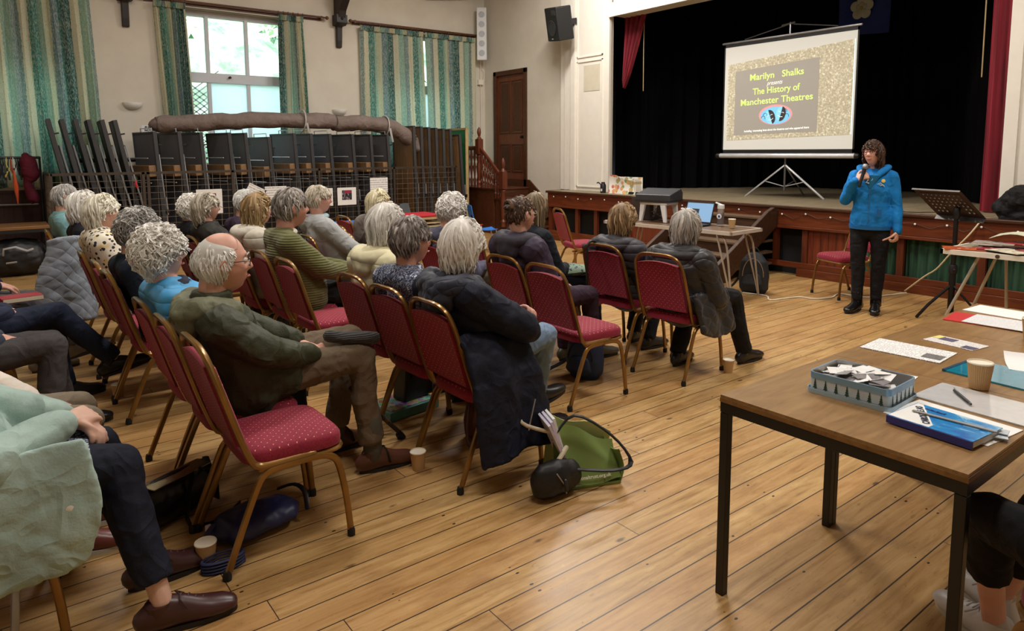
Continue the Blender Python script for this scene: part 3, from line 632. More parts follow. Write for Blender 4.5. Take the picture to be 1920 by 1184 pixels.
def hair(parent,style,colr,light,s,mat4,seed,scale=1.0):
    h=HS[style]; r=random.Random(seed); m=MB(); m.T=mat4
    key=(colr,light)
    if key not in _hm: _hm[key]=hair_mat(colr,light)
    vals=[]
    def add(fn,val):
        n0=len(m.v); fn(); vals.extend([val]*(len(m.v)-n0))
    def cover(th):   # lowest z where hair grows, by azimuth (0 front, pi back)
        a=abs(((th+PI)%(2*PI))-PI); return lerps([0,.85,1.2,1.5,1.9,PI],[h['zf'],h['zf']-.004,h['zs']+.05,h['zs']+.01,h['zs']-.01,h['zb']],a)
    # scalp shell
    nu,nv=40,18; vs=[];fs=[]
    for i in range(nv+1):
        for j in range(nu):
            th=2*PI*j/nu; zc=cover(th)/.118; phm=math.acos(max(-1,min(1,zc))) if zc<1 else .0
            if style=='balding':
                a=abs(((th+PI)%(2*PI))-PI); p0=lerps([0,1.0,1.5,2.2,PI],[.2,1.1,.9,.75,.55],a); phm=max(phm,.01) if a>1.1 else p0
                ph=lerp(p0,max(phm,p0+.001),i/nv); 
            else: ph=phm*i/nv+.001
            p=headp(th,ph,s); q=p.normalized()*(h['lift']*(.55 if style!='balding' else .3)*s*(1-.8*(i/nv)**4)*(1 if style!='balding' else min(1,i/4))); vs.append(p+q)
    for i in range(nv):
        for j in range(nu): fs.append((i*nu+j,i*nu+(j+1)%nu,(i+1)*nu+(j+1)%nu,(i+1)*nu+j))
    if style!='balding': fs.append(tuple(range(nu)))
    add(lambda: m.add(vs,fs),.32)
    for k in range(int(h['n']*scale)):
        th=r.uniform(-PI,PI); a=abs(th); zc=cover(th)/.118
        if zc>=1:
            if style!='balding' : continue
            continue
        phm=math.acos(max(-1,zc))
        p0=.05 if style!='balding' else lerps([0,1.1,1.5,2.2,PI],[9,1.15,.95,.8,.6],a)
        if p0>phm: continue
        ph=p0+(phm-p0)*math.sqrt(r.random()); L=lerps([0,.9,1.3,1.7,PI],[h['lf'],h['lf'],(h['lf']+h['ls'])*.4,h['ls'],h['lb']],a)*r.uniform(.8,1.15)*s
        if style=='bob' or style=='wavy' or style=='long':
            L=max(L*(.35+.65*ph/phm),.03)+ (phm-ph)*.10*s*(1 if a>1.6 else .15)
            if a<.8: L=min(L,(.085 if style=='bob' else .035)*s)
            if style=='wavy' and a<1.1: L=min(L,.05*s)
        seg=7; P=[];W=[]; cph=ph; cth=th; p=headp(cth,cph,s); off=r.uniform(.2,1)*h['lift']*s; f=r.uniform(0,6.3); cu=h['curl']
        hang=None; tot=0; st=L/seg
        for q in range(seg+1):
            t=q/seg
            nn=p.normalized(); o=p+nn*(off*(.35+.9*math.sin(PI*min(1,t*.8)))+ (.004 if style=='curly' else 0))
            wv=V(math.sin(f+t*6*cu+q),math.cos(f*1.7+t*5*cu+q),math.sin(f*2.3+t*7*cu))*(.0045*cu*(1+t)*s)
            P.append(o+wv); W.append(h['w']*s*(1-.75*t**2)*r.uniform(.8,1.1))
            # advance
            if hang is None and cph<1.75 :
                dph=st/(.105*s); cph+=dph
                if style in('short','curly') : cth+=r.uniform(-.2,.2)*cu*.8
                elif style not in('bun','balding'): cth+=r.uniform(-.05,.05)+.07*math.sin(2.6*cth+seed)
                if style=='bun': cth+=.0; 
                p=headp(cth,min(cph,2.4),s)
                if cph>=1.6 and style in('bob','long','wavy'): hang=V(p.x,p.y,0).normalized()
                elif cph>2.3: hang=V(p.x,p.y,0).normalized()
            else:
                if hang is None: 
                    cph+=st/(.11*s); p=headp(cth,min(cph,2.7),s)
                else:
                    inn=(-.25 if style=='bob' else -.05); p=p+V(0,0,-1)*st+hang*st*inn*(t)
        add(lambda: m.sweep(P,W,[w_*.55 for w_ in W],5,cap=1),max(0,min(1,r.gauss(.5,.22))))
    if style=='bun':
        for q in range(9):
            a0=q*.7; add(lambda: m.sweep([V(-.085+.0*q,.0,.06)*s+V(-.012*math.cos(t*.6),.034*math.cos(t*.6+a0),.034*math.sin(t*.6+a0))*s for t in range(6)],[.014*s]*6,None,6),.3+.08*(q%5))
        for q in range(7):
            for sg in(1,-1): add(lambda: m.sweep([V(-.02-.011*q,sg*(.02+.006*math.sin(q)),.105-.006*q)*s,V(-.045-.011*q,-sg*.016,.098-.008*q)*s],.013*s,None,6),.35+.1*(q%3))
    o=m.build('hair',_hm[key],parent,recalc=False)
    at=o.data.attributes.new('lk','FLOAT','POINT'); at.data.foreach_set('value',vals); return o
def glasses(parent,T,s,col=(40,28,26),w=.0018):
    m=MB(); m.T=T
    for sg in(1,-1):
        c=V(.098,sg*.034,.006)*s
        m.sweep([c+V(-.006*abs(math.sin(a))*0-.006*max(0,math.cos(a)*1),sg*.025*math.cos(a),.019*math.sin(a))*s for a in [2*PI*k/14 for k in range(14)]],w*s,n=6,closed=True)
        m.sweep([V(.09,sg*.06,.012)*s,V(.04,sg*.078,.012)*s,V(-.005,sg*.084,.010)*s,V(-.02,sg*.085,-.008)*s],w*s,n=6)
    m.sweep([V(.098,-.009,.01)*s,V(.102,0,.013)*s,V(.098,.009,.01)*s],w*s,n=6)
    return m.build('spectacles',M(col,.3),parent)
def sleeve(m,Sh,E,W,r0=.062,r1=.046,n=12):
    Sh,E,W=Vector(Sh),Vector(E),Vector(W)
    m.sweep([Sh,Sh.lerp(E,.5),E],[r0*1.05,r0*.95,r0*.88],None,n,cap=3); m.sweep([E,E.lerp(W,.5),W],[r0*.88,lerp(r0*.88,r1,.5),r1],None,n,cap=2)
def shoe(parent,p,yaw,mat,s=1,name='shoe',sole=None,high=0,tilt=0,lift=0):
    """p = ankle floor point"""
    m=MB(); m.T=Matrix.Translation(Vector(p)+V(0,0,lift))@Matrix.Rotation(yaw,4,'Z')@Matrix.Rotation(tilt,4,'Y')@Matrix.Scale(s,4)
    pr=[(-.078,.045,.030,.040),(-.05,.056,.037,.056),(0,.057,.040,.058),(.04,.052,.041,.050),(.08,.043,.044,.040),(.12,.038,.048,.034),(.16,.035,.046,.030),(.185,.032,.036,.022)]
    m.sweep([(x,0,z) for x,z,a,b in pr],[a for x,z,a,b in pr],[b for x,z,a,b in pr],14,side=(0,1,0),cap=3)
    m.sweep([(-.03,0,.05),(-.032,0,.10+high)],[.037,.042],None,12,cap=0)
    o=m.build(name,mat,parent)
    q=MB(); q.T=m.T; pts=[]
    for i in range(24):
        a=2*PI*i/24; x=.058+.148*math.cos(a); y=(.040+.008*math.cos(a))*math.sin(a)*(1 if x>0 else 1); pts.append((x,y))
    q.prism(pts,.0,.018,2); q.build('sole',sole or M((30,26,24),.7),o,smooth=False)
    return o
_cl={}
def cloth(c,rough=.8,k=1,fine=120):
    key=(c,rough,k)
    if key in _cl: return _cl[key]
    n=NT('woven_cloth'); co=n.co(); a=n.noise(n.co(scale=(1,1,.55),rot=(.5,.4,0)),4.2,1,.4,.7); r=n.math('SUBTRACT',1,n.math('MULTIPLY',n.math('ABSOLUTE',n.math('SUBTRACT',a,.5)),5))
    r=n.math('MAXIMUM',r,0); b=n.noise(n.co(scale=(1,.6,1),rot=(0,.8,.3)),9,1,.4,.8); r2=n.math('MAXIMUM',n.math('SUBTRACT',1,n.math('MULTIPLY',n.math('ABSOLUTE',n.math('SUBTRACT',b,.5)),7)),0)
    h=n.math('ADD',n.math('ADD',r,n.math('MULTIPLY',r2,.35)),n.math('MULTIPLY',n.noise(co,fine,2),.12)); f=n.noise(co,5,4)
    n.col(n.ramp(f,[(.3,tuple(x*.82 for x in sr(*c))),(.7,tuple(min(1,x*1.12) for x in sr(*c)))])); n.bump(h,.55*k,.018); n.rm(rough,Specular_IOR_Level=.25); _cl[key]=n.m; return n.m
def person(label,seat,hd,yaw=0,hy=None,hp=0,hs=1,sk=(212,168,146),hairs=('short',(190,186,180),(235,232,226)),coat=(60,70,90),cmat=None,legs=(30,30,36),lmat=None,
           shoes=(40,32,30),hood=None,collar=None,puff=0,clen=.0,arms=None,vox=.012,knees=None,feet=None,glass=None,wid=1,fold=.02,hsc=1.0,body_vox=None,name='person',scarf=None,seatz=.465,face=True,handc=.7,skirt=0,belly=0,hscale=1.0,coatname='coat',coatshow=True,anklez=.09,cross=0,hroll=0,hem=0,shk=''):
    root=MB()
    seat=Vector((*seat,0)); Rz=Matrix.Rotation(yaw,4,'Z'); inv=(Matrix.Translation(seat)@Rz).inverted()
    Hc=inv@Vector(hd); s=hs
    hy=(yaw if hy is None else hy)-yaw
    HT=Matrix.Translation(Hc)@Matrix.Rotation(hy,4,'Z')@Matrix.Rotation(hp,4,'Y')@Matrix.Rotation(hroll,4,'X')
    N=Hc+V(-.045,0,-.155)*s; N.x=max(N.x,-.145); P=V(.01,0,seatz+.09)
    w=wid
    up=[P,P.lerp(N,.25)+V(-.0,0,0),P.lerp(N,.5)+V(-.008,0,0),P.lerp(N,.75)+V(-.012,0,0),N+V(-.015,0,-.03)]
    for i_,dp_ in ((0,.135),(1,.135),(2,.135),(3,.13)):
        q_=up[i_]; lim=-.145-(min(q_.z,.87)-.40)*.30+.025+dp_+puff*.8
        if q_.z<.93: up[i_]=V(max(q_.x,lim),q_.y,q_.z)
    Sh={1:N+V(-.02,.165*w,-.055),-1:N+V(-.02,-.165*w,-.055)}
    K={};A={};F={}
    for sg in (1,-1):
        K[sg]=Vector(knees[sg]) if knees and knees.get(sg) else V(.40,.10*sg,seatz+.045)
        A[sg]=Vector(feet[sg]) if feet and feet.get(sg) else V(K[sg].x+.0,.11*sg,anklez)
    W={};E={}
    for sg in (1,-1):
        a=(arms or {}).get(sg)
        if a: E[sg],W[sg]=Vector(a[0]),Vector(a[1])
        else: E[sg]=Sh[sg]+V(.09,.06*sg,-.26); W[sg]=V(.22,.045*sg,seatz+.16)
    # body
    b=MB(); b.T=HT; head(b,s); b.T=Matrix.Identity(4)
    b.sweep([N+V(.0,0,-.06),N,Hc+V(-.03,0,-.05)*s],[.065,.052*s,.052*s],None,12)
    b.sweep(up,[.12*w,.115*w,.13*w,.14*w,.10*w],[.09,.085,.085,.085,.06],14,side=(0,1,0))
    for sg in (1,-1):
        b.sweep([Sh[sg],E[sg],W[sg]],[.045,.034,.024],None,10)
        b.sweep([N+V(-.02,0,-.05),Sh[sg]],[.05,.045],None,10)
        fd=(W[sg]-E[sg]).normalized(); hn=(arms or {}).get(sg)
        if hn and len(hn)>2: dd,nn=Vector(hn[2]),Vector(hn[3]); cc=hn[4] if len(hn)>4 else handc
        else: dd=V(.75,-.62*sg,-.25); nn=V(.15,0.1*sg,1); cc=handc
        hand(b,W[sg]+fd*.015,dd,nn,-sg,cc,.95*s,n=8)
        b.sweep([V(P.x,.08*sg,P.z-.02),K[sg],A[sg]+V(0,0,.0)],[.065,.048,.033],None,10)
    o=b.build(name,skin(sk),None); o.location=seat; o.rotation_euler=(0,0,yaw); tag(o,label,'person')
    remesh(o,body_vox or .0085,1)
    if hairs: hair(o,hairs[0],hairs[1],hairs[2],s*hsc,HT,hash(label)%9999 if False else sum(map(ord,label)),hscale)
    if face:
        for sg in(1,-1):
            e=MB(); e.T=HT; e.ball(V(.0775,.031*sg,.0105)*s,.0125*s,12,8); e.ball(V(.0865,.031*sg,.010)*s,(.0045*s,.0058*s,.0058*s),8,6,mi=1); e.build('eye',[M((222,216,208),.25,var=0),M((52,44,40),.2,var=0)],o)
            e=MB(); e.T=HT; e.sweep([V(.094,.014*sg,.033)*s,V(.094,.030*sg,.039)*s,V(.083,.048*sg,.033)*s],[.0035*s,.004*s,.002*s],None,6); e.build('eyebrow',M(tuple(int(c*.8) for c in (hairs[1] if hairs else (120,110,100))),.8),o)
        e=MB(); e.T=HT; e.sweep([V(.088,-.022,-.056)*s,V(.1015,-.008,-.0545)*s,V(.1025,0,-.056)*s,V(.1015,.008,-.0545)*s,V(.088,.022,-.056)*s],[.002*s,.0045*s,.004*s,.0045*s,.002*s],None,6); e.build('lips',M((168,98,92),.45,var=.05),o)
    if glass: glasses(o,HT,s,glass)
    cm=cmat or cloth(coat)
    # coat / top
    c=MB(); t=.022+puff
    c.sweep([P+V(0,0,-.07),P]+up[1:],[(.165*w+t)+belly,(.165*w+t)+belly,.150*w+t+belly,.160*w+t,.165*w+t,.085*w+t],[.115+t+belly,.12+t+belly,.11+t+belly,.115+t,.11+t,.06+t],18,side=(0,1,0),cap=2)
    for sg in(1,-1):
        c.sweep([N+V(-.02,0,-.035),Sh[sg]],[.062+t*.6,.060+t*.7],None,12); sleeve(c,Sh[sg],E[sg],W[sg]-(W[sg]-E[sg]).normalized()*.025,.058+t*.7,.036+t*.5)
        if clen: c.sweep([V(P.x,.09*sg,P.z),V(P.x,.09*sg,P.z).lerp(K[sg],clen)],[.10+t,.085+t*.6],None,12,cap=1)
    if skirt: # hem hanging over seat sides
        c.sweep([P+V(-.01,0,-.02),P+V(.0,0,-skirt)],[.22*w+t,.24*w+t],[.16+t,.18+t],18,side=(0,1,0),cap=1)
    if collar!=0:
        kk=.034 if collar is None else collar
        c.sweep([N+V(-.0,0,-.03),N+V(.002,0,.005+kk)],[.078+t*.4,.070+t*.3],None,16,cap=0)
    co=c.build(coatname,cm,o); remesh(co,vox,2,(fold,.13) if fold else None)
    if hood:
        hm,hsz=hood; q=MB(); B=N+V(-.10,0,-.02)
        q.sweep(smooth_path([N+V(.05,.10*w,-.01),N+V(-.04,.135*w,.012),N+V(-.095,.09*w,-.0),N+V(-.115,0,-.01),N+V(-.095,-.09*w,-.0),N+V(-.04,-.135*w,.012),N+V(.05,-.10*w,-.01)],3),.042*hsz,.052*hsz,10)
        q.ball(N+V(-.105,0,-.05),(.055*hsz,.12*hsz,.085*hsz)); ho=q.build('hood',hm,o); remesh(ho,vox,2,(fold*1.2,.09))
    if scarf:
        q=MB(); q.sweep([N+V(.058*math.cos(a)+.006,.066*math.sin(a),.01+.012*math.cos(a)) for a in [2*PI*k/16 for k in range(16)]],.022,.03,8,closed=True); so=q.build('scarf',scarf,o); remesh(so,.008,1,(.012,.05))
    # trousers
    q=MB(); q.sweep([P+V(-.02,0,-.01),P+V(.08,0,-.01)],[.155*w,.15*w],[.10,.09],14,side=(0,1,0),cap=3)
    for sg in(1,-1):
        hp_=V(P.x+.02,.085*sg,P.z-.01); q.sweep([hp_,hp_.lerp(K[sg],.5),K[sg]],[.088*w,.08*w,.066],None,12,cap=3)
        e_=A[sg]+(K[sg]-A[sg]).normalized()*hem; q.sweep([K[sg],K[sg].lerp(e_,.5)+V(-.01,0,0),e_],[.066,.063,.060],None,12,cap=0)
    to=q.build('trousers',lmat or cloth(legs),o); remesh(to,vox,2,(fold*.8,.08))
    for sg in(1,-1):
        a=A[sg]; fy=math.atan2(.12*sg,1) if not cross else 0; lf=max(0,a.z-.10)
        so=shoe(o,(a.x+.02,a.y,0),fy,M(shoes,.35,var=.08),1.0,lift=lf,tilt=(-.25 if lf>.05 else 0),sole=(M((196,190,178),.6) if 'w' in shk else None))
        T_=Matrix.Translation(V(a.x+.02,a.y,lf))@Matrix.Rotation(fy,4,'Z'); ex=MB(); ex.T=T_
        if 'l' in shk:
            for k in range(4): x=.035+.022*k; z=.103-.0085*k-.004*(k>1); ex.sweep([V(x-.006,-.022,z-.008),V(x,0,z+.004),V(x+.004,.022,z-.008)],.0035,n=5)
            ex.sweep([V(.03,.0,.107),V(.02,.03,.104),V(.045,.045,.08)],.003,n=5); ex.sweep([V(.03,.0,.107),V(.03,-.03,.104),V(.05,-.046,.078)],.003,n=5); ex.build('laces',M(tuple(int(c*.8) for c in shoes),.6),so)
        if 'v' in shk:
            ex.sweep([V(.05,-.047,.045),V(.045,-.036,.082),V(.04,0,.097),V(.045,.036,.082),V(.05,.047,.045)],.004,.02,8,side=(1,0,0),cap=1); ex.build('velcro_strap',M(tuple(int(c*.9) for c in shoes),.45),so)
        if 's' in shk:
            ex.sweep([V(-.02,0,.07),V(-.02,0,.24)],[.044,.048],None,12); ex.build('sock',M((84,80,70),.9),so)
    return o
# ---------------- the audience ----------------
GC=None
chair(.86,2.72,0,'empty crimson chair nearest the camera, beside the man in the green coat')
AC=[(.84,3.14,0,'crimson chair of the man in the dark green coat'),(.83,3.58,.02,'crimson chair of the white-haired person in the blue padded gilet'),(.82,4.60,.03,'crimson chair of the grey-haired person in the dark navy jumper'),(.82,5.08,0,'empty crimson chair between the navy jumper and the leopard scarf'),(.80,5.62,0,'crimson chair of the woman in the leopard print scarf'),(.78,6.52,.03,'crimson chair with a grey quilted jacket hung over its back'),(.72,7.45,0,'crimson chair of the person in the pale teal top'),
(1.80,4.42,.02,'empty crimson chair in front of the man in the green coat, its seat showing'),(1.78,4.87,.0,'crimson chair of the man in the olive jumper'),(1.72,5.32,0,'crimson chair of the blonde woman in the cream jacket'),(1.62,6.10,0,'crimson chair of the woman with a grey bob'),(1.60,6.62,0,'crimson chair of the white-haired person beside the grey bob'),(1.95,6.5,0,'crimson chair of the person in the plum jacket'),
(1.89,3.61,.03,'crimson chair of the woman in the pale yellow padded jacket'),(1.88,3.16,.02,'crimson chair of the woman in the navy floral blouse'),(1.88,2.73,0,'crimson chair with a long navy coat hanging over its right side'),
(2.38,5.55,.02,'crimson chair of the woman in the light grey cardigan'),(2.72,5.55,0,'empty crimson chair in front of the light grey cardigan'),(2.85,5.12,0,'empty crimson chair behind the man in the slate blue jumper'),(3.35,7.0,.0,'empty crimson chair near the low children tables'),(2.9,6.1,0,'crimson chair of the woman with pale straight hair by the low red table'),
(2.97,3.62,.0,'crimson chair of the woman in the plum coat with a plaited bun'),(2.95,3.17,.0,'empty crimson chair with a blue rucksack beneath its seat'),(3.02,4.62,0,'crimson chair of the man in the slate blue jumper'),(3.55,4.95,.1,'empty crimson chair in front of the slate blue jumper'),(3.45,4.12,0,'crimson chair of the woman with long loose hair'),
(3.86,3.61,.05,'crimson chair of the blonde woman in the black puffer jacket'),(3.82,3.06,.10,'crimson chair of the grey-haired person in the black quilted coat'),
(5.75,6.15,-.35,'empty crimson chair in front of the stage left of the laptop table'),(7.25,3.62,2.75,'empty crimson chair in front of the stage behind the standing speaker'),
(-.12,2.70,0,'crimson chair of the person in the mint coat'),(-.16,3.15,0,'crimson chair of the person in the striped top'),(-.2,4.25,0,'crimson chair of the person in charcoal trousers'),(-.14,4.95,0,'crimson chair of the person in dark jeans with crossed legs'),(-.2,5.75,0,'crimson chair of the person with a book on their lap')]
for a in AC: chair(*a)
def knit(c,k=1,name='ribbed_knit',ax=2,sc=55,w=None):
    n=NT(name); co=n.co(); wv=n.n('ShaderNodeTexWave',wave_type='BANDS',bands_direction='Z' if ax==2 else 'X'); wv.inputs['Scale'].default_value=sc/3; wv.inputs['Distortion'].default_value=.6; n.L(co,wv.inputs[0])
    f=n.noise(co,10,3); cc=n.ramp(f,[(.3,tuple(x*.85 for x in sr(*c))),(.7,sr(*c))]); n.col(cc); n.bump(wv.outputs['Fac'],.5*k,.006); n.rm(.9,Sheen_Weight=.2); return n.m
def quilt(c,sc=14,name='padded_cloth',diag=False,rough=.6,d=.009):
    n=NT(name); s=n.sep(n.co()); nz=n.noise(n.co(),4,2)
    if diag:
        a=n.math('ADD',n.math('ADD',s[0],s[1]),s[2]); b=n.math('SUBTRACT',n.math('ADD',s[0],s[1]),s[2])
        h=n.math('MULTIPLY',n.math('ABSOLUTE',n.math('SINE',n.math('MULTIPLY',a,sc*3.3))),n.math('ABSOLUTE',n.math('SINE',n.math('MULTIPLY',b,sc*3.3))))
    else: h=n.math('ABSOLUTE',n.math('SINE',n.math('ADD',n.math('MULTIPLY',s[2],sc*3.3),n.math('MULTIPLY',nz,1.2))))
    h=n.math('POWER',h,.5); f=n.noise(n.co(),9,3); n.col(n.mix(n.math('MULTIPLY',f,.5),sr(*c),tuple(x*.7 for x in sr(*c)))); n.bump(h,.8,d); n.rm(rough,Sheen_Weight=.1); return n.m
def floral():
    n=NT('navy_floral_cloth'); co=n.co(); v=n.n('ShaderNodeTexVoronoi',feature='DISTANCE_TO_EDGE'); v.inputs['Scale'].default_value=22; n.L(co,v.inputs[0])
    nz=n.noise(co,26,3,.6,2.5); a=n.math('LESS_THAN',n.math('ABSOLUTE',n.math('SUBTRACT',nz,.5)),.018); b=n.math('GREATER_THAN',n.noise(co,17,2,.5,1),.64)
    c=n.mix(n.math('MAXIMUM',a,b),sr(26,34,62),sr(196,204,222)); n.col(c); n.rm(.8); return n.m
def spots(base,c1,c2):
    n=NT('animal_print_cloth'); co=n.co(); v=n.n('ShaderNodeTexVoronoi'); v.inputs['Scale'].default_value=30; n.L(co,v.inputs[0]); nz=n.noise(co,60,2)
    d=n.math('ADD',v.outputs['Distance'],n.math('MULTIPLY',nz,.25)); y=n.ramp(n.noise(co,9,2),[(.56,(0,0,0)),(.66,(.7,.7,.7))]); c=n.mix(y,sr(*base),sr(*c2)); c=n.mix(n.math('LESS_THAN',d,.46),c,sr(*c1)); n.col(c); n.rm(.85); return n.m
MOL=cloth((62,66,48),.6,1.2)
WH=(220,216,208); WL=(248,246,240); GR=(156,152,148); GL=(212,208,204)
o=person('elderly balding man in a dark green hooded coat, brown trousers and brown shoes',(.86,3.14),(.80,3.11,1.075),.02,-.05,0.02,1.12,(214,160,138),('balding',(218,216,210),(246,244,240)),cmat=MOL,
  lmat=cloth((108,92,74),.85,1.2),shoes=(86,50,36),hood=(cloth((112,114,90),.6),1.0),puff=.012,clen=.35,vox=.009,knees={-1:(.55,-.10,.565),1:(.60,.13,.60)},feet={-1:(.56,-.17,.09),1:(.52,.16,.09)},
  arms={-1:((.03,-.27,.72),(.30,-.10,.615),V(.85,.6,-.05),V(.1,-.9,.5),.8),1:((.06,.25,.75),(.30,.06,.64),V(.3,-.9,-.1),V(.3,-.2,.9),.5)},glass=(54,30,28),collar=.055,fold=.034,body_vox=.005,wid=1.08,belly=.02,shk='vs',hem=.06)
tag(MB().sweep(smooth_path([(1.27,3.10,.675),(1.34,3.08,.66),(1.42,3.05,.655),(1.48,3.03,.645)],3),[.03,.04,.05,.05,.05,.05,.048,.045,.04,.02],[.03]*10,12,side=(0,1,0)).build('knitted_hat',knit((52,50,50),1.5,'dark_knit',sc=120)),'dark speckled knitted hat lying on the knees of the man in green','hat')
person('white-haired person in a bright blue padded gilet beside the man in green',(.83,3.58),(.64,3.58,1.08),.03,.02,.0,1.06,(216,168,150),('curly',WH,WL),cmat=quilt((64,158,214),16,'blue_padded_cloth'),collar=.03,puff=.014,glass=(180,150,120),legs=(30,32,44),vox=.011,scarf=M((26,30,52),.8),hscale=.9)
person('grey-haired person in a dark navy jumper between the white curls and the leopard scarf',(.82,4.60),(.72,4.60,1.09),.03,.05,0,1.08,(206,160,142),('curly',(150,147,142),(214,211,206)),coat=(24,34,48),legs=(28,28,34),vox=.012,hscale=.8)
person('white-haired woman with a yellow and black leopard print scarf round her shoulders',(.80,5.62),(.66,5.65,1.135),.05,-.1,0,1.04,(216,166,146),('bob',(220,214,196),(248,244,232)),cmat=spots((228,220,200),(46,42,50),(216,190,110)),puff=.03,legs=(40,40,48),vox=.013,scarf=spots((222,210,176),(60,54,52),(210,180,90)),hscale=.7,wid=1.1)
person('white-haired person in a black top behind the leopard scarf',(.78,6.52),(.64,6.55,1.125),.05,0,0,1.04,(212,166,146),('bob',WH,WL),coat=(22,24,34),legs=(26,26,32),vox=.016,hscale=.6)
person('grey-haired person in a pale teal top, furthest of the left row',(.72,7.45),(.60,7.5,1.15),.05,.1,0,1.02,(212,166,146),('short',GR,GL),coat=(120,164,168),legs=(40,44,52),vox=.018,hscale=.6)
person('man with swept grey hair in an olive green ribbed jumper',(1.78,4.87),(1.74,4.87,1.155),.03,.0,0,1.18,(204,148,130),('short',(128,120,112),(196,190,182)),cmat=knit((96,96,48),1.3,'olive_ribbed_knit'),legs=(20,20,22),vox=.011,puff=.014,wid=1.12,belly=.03,arms={-1:((.06,-.27,.74),(.44,-.08,.64)),1:((.06,.27,.74),(.42,.06,.66))},scarf=M((222,216,206),.7),fold=.02)
person('blonde woman with wavy hair in a cream padded jacket behind the olive jumper',(1.72,5.32),(1.62,5.25,1.13),.05,-.1,0,1.02,(212,162,142),('wavy',(150,122,82),(212,186,142)),cmat=quilt((206,198,180),12,'cream_padded_cloth'),puff=.02,collar=.04,legs=(50,48,50),vox=.014,hscale=.8,hood=(M((204,198,184),.7),.8))
person('woman with a straight grey bob and a dark jacket by the wire cage',(1.62,6.10),(1.46,6.08,1.10),.05,-.1,0,1.0,(206,158,136),('bob',(158,148,130),(222,214,200)),coat=(52,50,46),legs=(30,30,34),vox=.016,collar=.04,hscale=.7)
person('white-haired person in black beside the straight grey bob',(1.60,6.62),(1.45,6.55,1.07),.05,.1,0,.98,(206,160,140),('curly',WH,WL),coat=(24,24,30),legs=(30,30,34),vox=.018,hscale=.6)
person('person in a plum and navy jacket half hidden behind the blonde woman',(1.95,6.5),(1.88,6.4,1.10),.05,0,0,1.0,(206,160,140),('short',(190,188,182),(230,228,222)),coat=(62,48,66),legs=(30,30,34),vox=.018,collar=.03,hscale=.6)
person('woman in spectacles and a light grey cardigan sitting beyond the olive jumper',(2.38,5.55),(2.24,5.60,1.155),.06,-.3,0,1.0,(216,164,146),('short',(170,160,140),(224,216,202)),coat=(166,168,168),legs=(44,44,50),vox=.014,glass=(120,30,30),scarf=M((150,180,190),.8),hscale=.8,arms={-1:((.05,-.24,.72),(.30,-.08,.70)),1:((.05,.24,.74),(.32,.04,.68))})
person('woman with pale straight hair and fringe in front of the low red table',(2.9,6.1),(2.86,5.75,1.09),.05,-.15,0,.98,(206,158,138),('bob',(206,196,160),(240,232,206)),coat=(120,112,104),legs=(44,44,50),vox=.017,hscale=.7)
person('white-haired woman in a pale yellow padded jacket',(1.89,3.61),(1.84,3.60,1.125),.05,.25,0,1.05,(212,166,146),('bob',(204,200,192),(244,242,236)),cmat=quilt((222,214,172),11,'pale_yellow_padded_cloth'),puff=.024,collar=.05,legs=(60,58,54),vox=.011,hood=(quilt((226,218,178),11,'pale_yellow_hood'),.85))
person('woman with short grey hair in a navy blouse with white flowers',(1.88,3.16),(1.76,3.17,1.085),.04,-.05,.03,1.03,(204,148,126),('short',(112,104,98),(176,170,164)),cmat=floral(),legs=(26,28,40),vox=.010,glass=(40,36,40),puff=.006,hsc=1.04)
MNAVY=cloth((22,26,42),.7)
o=person('white-haired woman in a long navy hooded coat and pale blue jeans',(1.88,2.75),(1.80,2.74,1.10),.10,.25,.0,1.06,(214,160,144),('bob',(214,210,202),(246,244,240)),cmat=MNAVY,lmat=cloth((112,134,160),.8),shoes=(18,18,20),hood=(quilt((26,32,52),12,'navy_quilted_lining',True,d=.006),1.0),puff=.016,vox=.009,knees={-1:(.47,-.02,.57),1:(.44,.13,.50)},feet={-1:(.56,.14,.20),1:(.48,.02,.09)},
  arms={-1:((.08,-.27,.72),(.28,-.07,.68),V(.55,.75,.3),V(.2,-.7,.5),.9),1:((.08,.26,.74),(.29,.07,.71),V(.4,-.8,.3),V(.5,.1,.8),.9)},fold=.03,body_vox=.0055,hscale=1.1,collar=.03)
# the coat's long tail hanging outside the chair
m=MB()
def tail(u,v):
    a=lerp(-.24+.02*v,.12+.04*v,u); z=lerp(.70,.12+.05*math.sin(u*3.0),v); y=-.16-.155*v**.5-.03*math.sin(u*PI)*v+.012*math.sin(u*11+v*2)-.015*math.sin(v*5); return (a+.07*v*(.3+u)-.02,y,z)
m.grid(tail,30,26,.03); q=m.build('coat_tail',MNAVY,o); remesh(q,.010,3,(.03,.1))
MB().sweep([(.06,-.352,.40),(.03,-.358,.33),(.01,-.360,.27)],.004,n=6).build('coat_zip',metal((190,188,184)),o)
person('white-haired man in a slate blue jumper facing the stage',(3.02,4.62),(2.94,4.62,1.09),.08,.0,0,1.08,(214,160,142),('curly',(214,210,204),(246,244,240)),coat=(84,84,104),legs=(110,104,92),vox=.013,hscale=.8,wid=1.05,glass=(90,80,80))
person('woman with a plaited bun in a plum coat with a shoulder strap',(2.97,3.62),(2.83,3.60,1.13),.06,.0,.02,1.03,(214,164,144),('bun',(66,48,38),(150,120,92)),cmat=cloth((60,50,68),.65),lmat=cloth((54,38,52)),shoes=(92,88,76),hood=(M((40,34,48),.7),.95),puff=.018,clen=.3,vox=.011,knees={-1:(.46,-.08,.52),1:(.43,.12,.51)},feet={-1:(.60,-.02,.09),1:(.42,.12,.09)},glass=(190,170,150))
person('woman with long loose fair hair in a black denim jacket and patterned skirt',(3.45,4.12),(3.38,4.12,1.11),.05,.15,0,1.02,(214,166,146),('long',(108,92,70),(178,160,132)),coat=(24,28,36),legs=(26,30,44),vox=.012,knees={-1:(.50,-.10,.52),1:(.48,.12,.52)},hscale=.8)
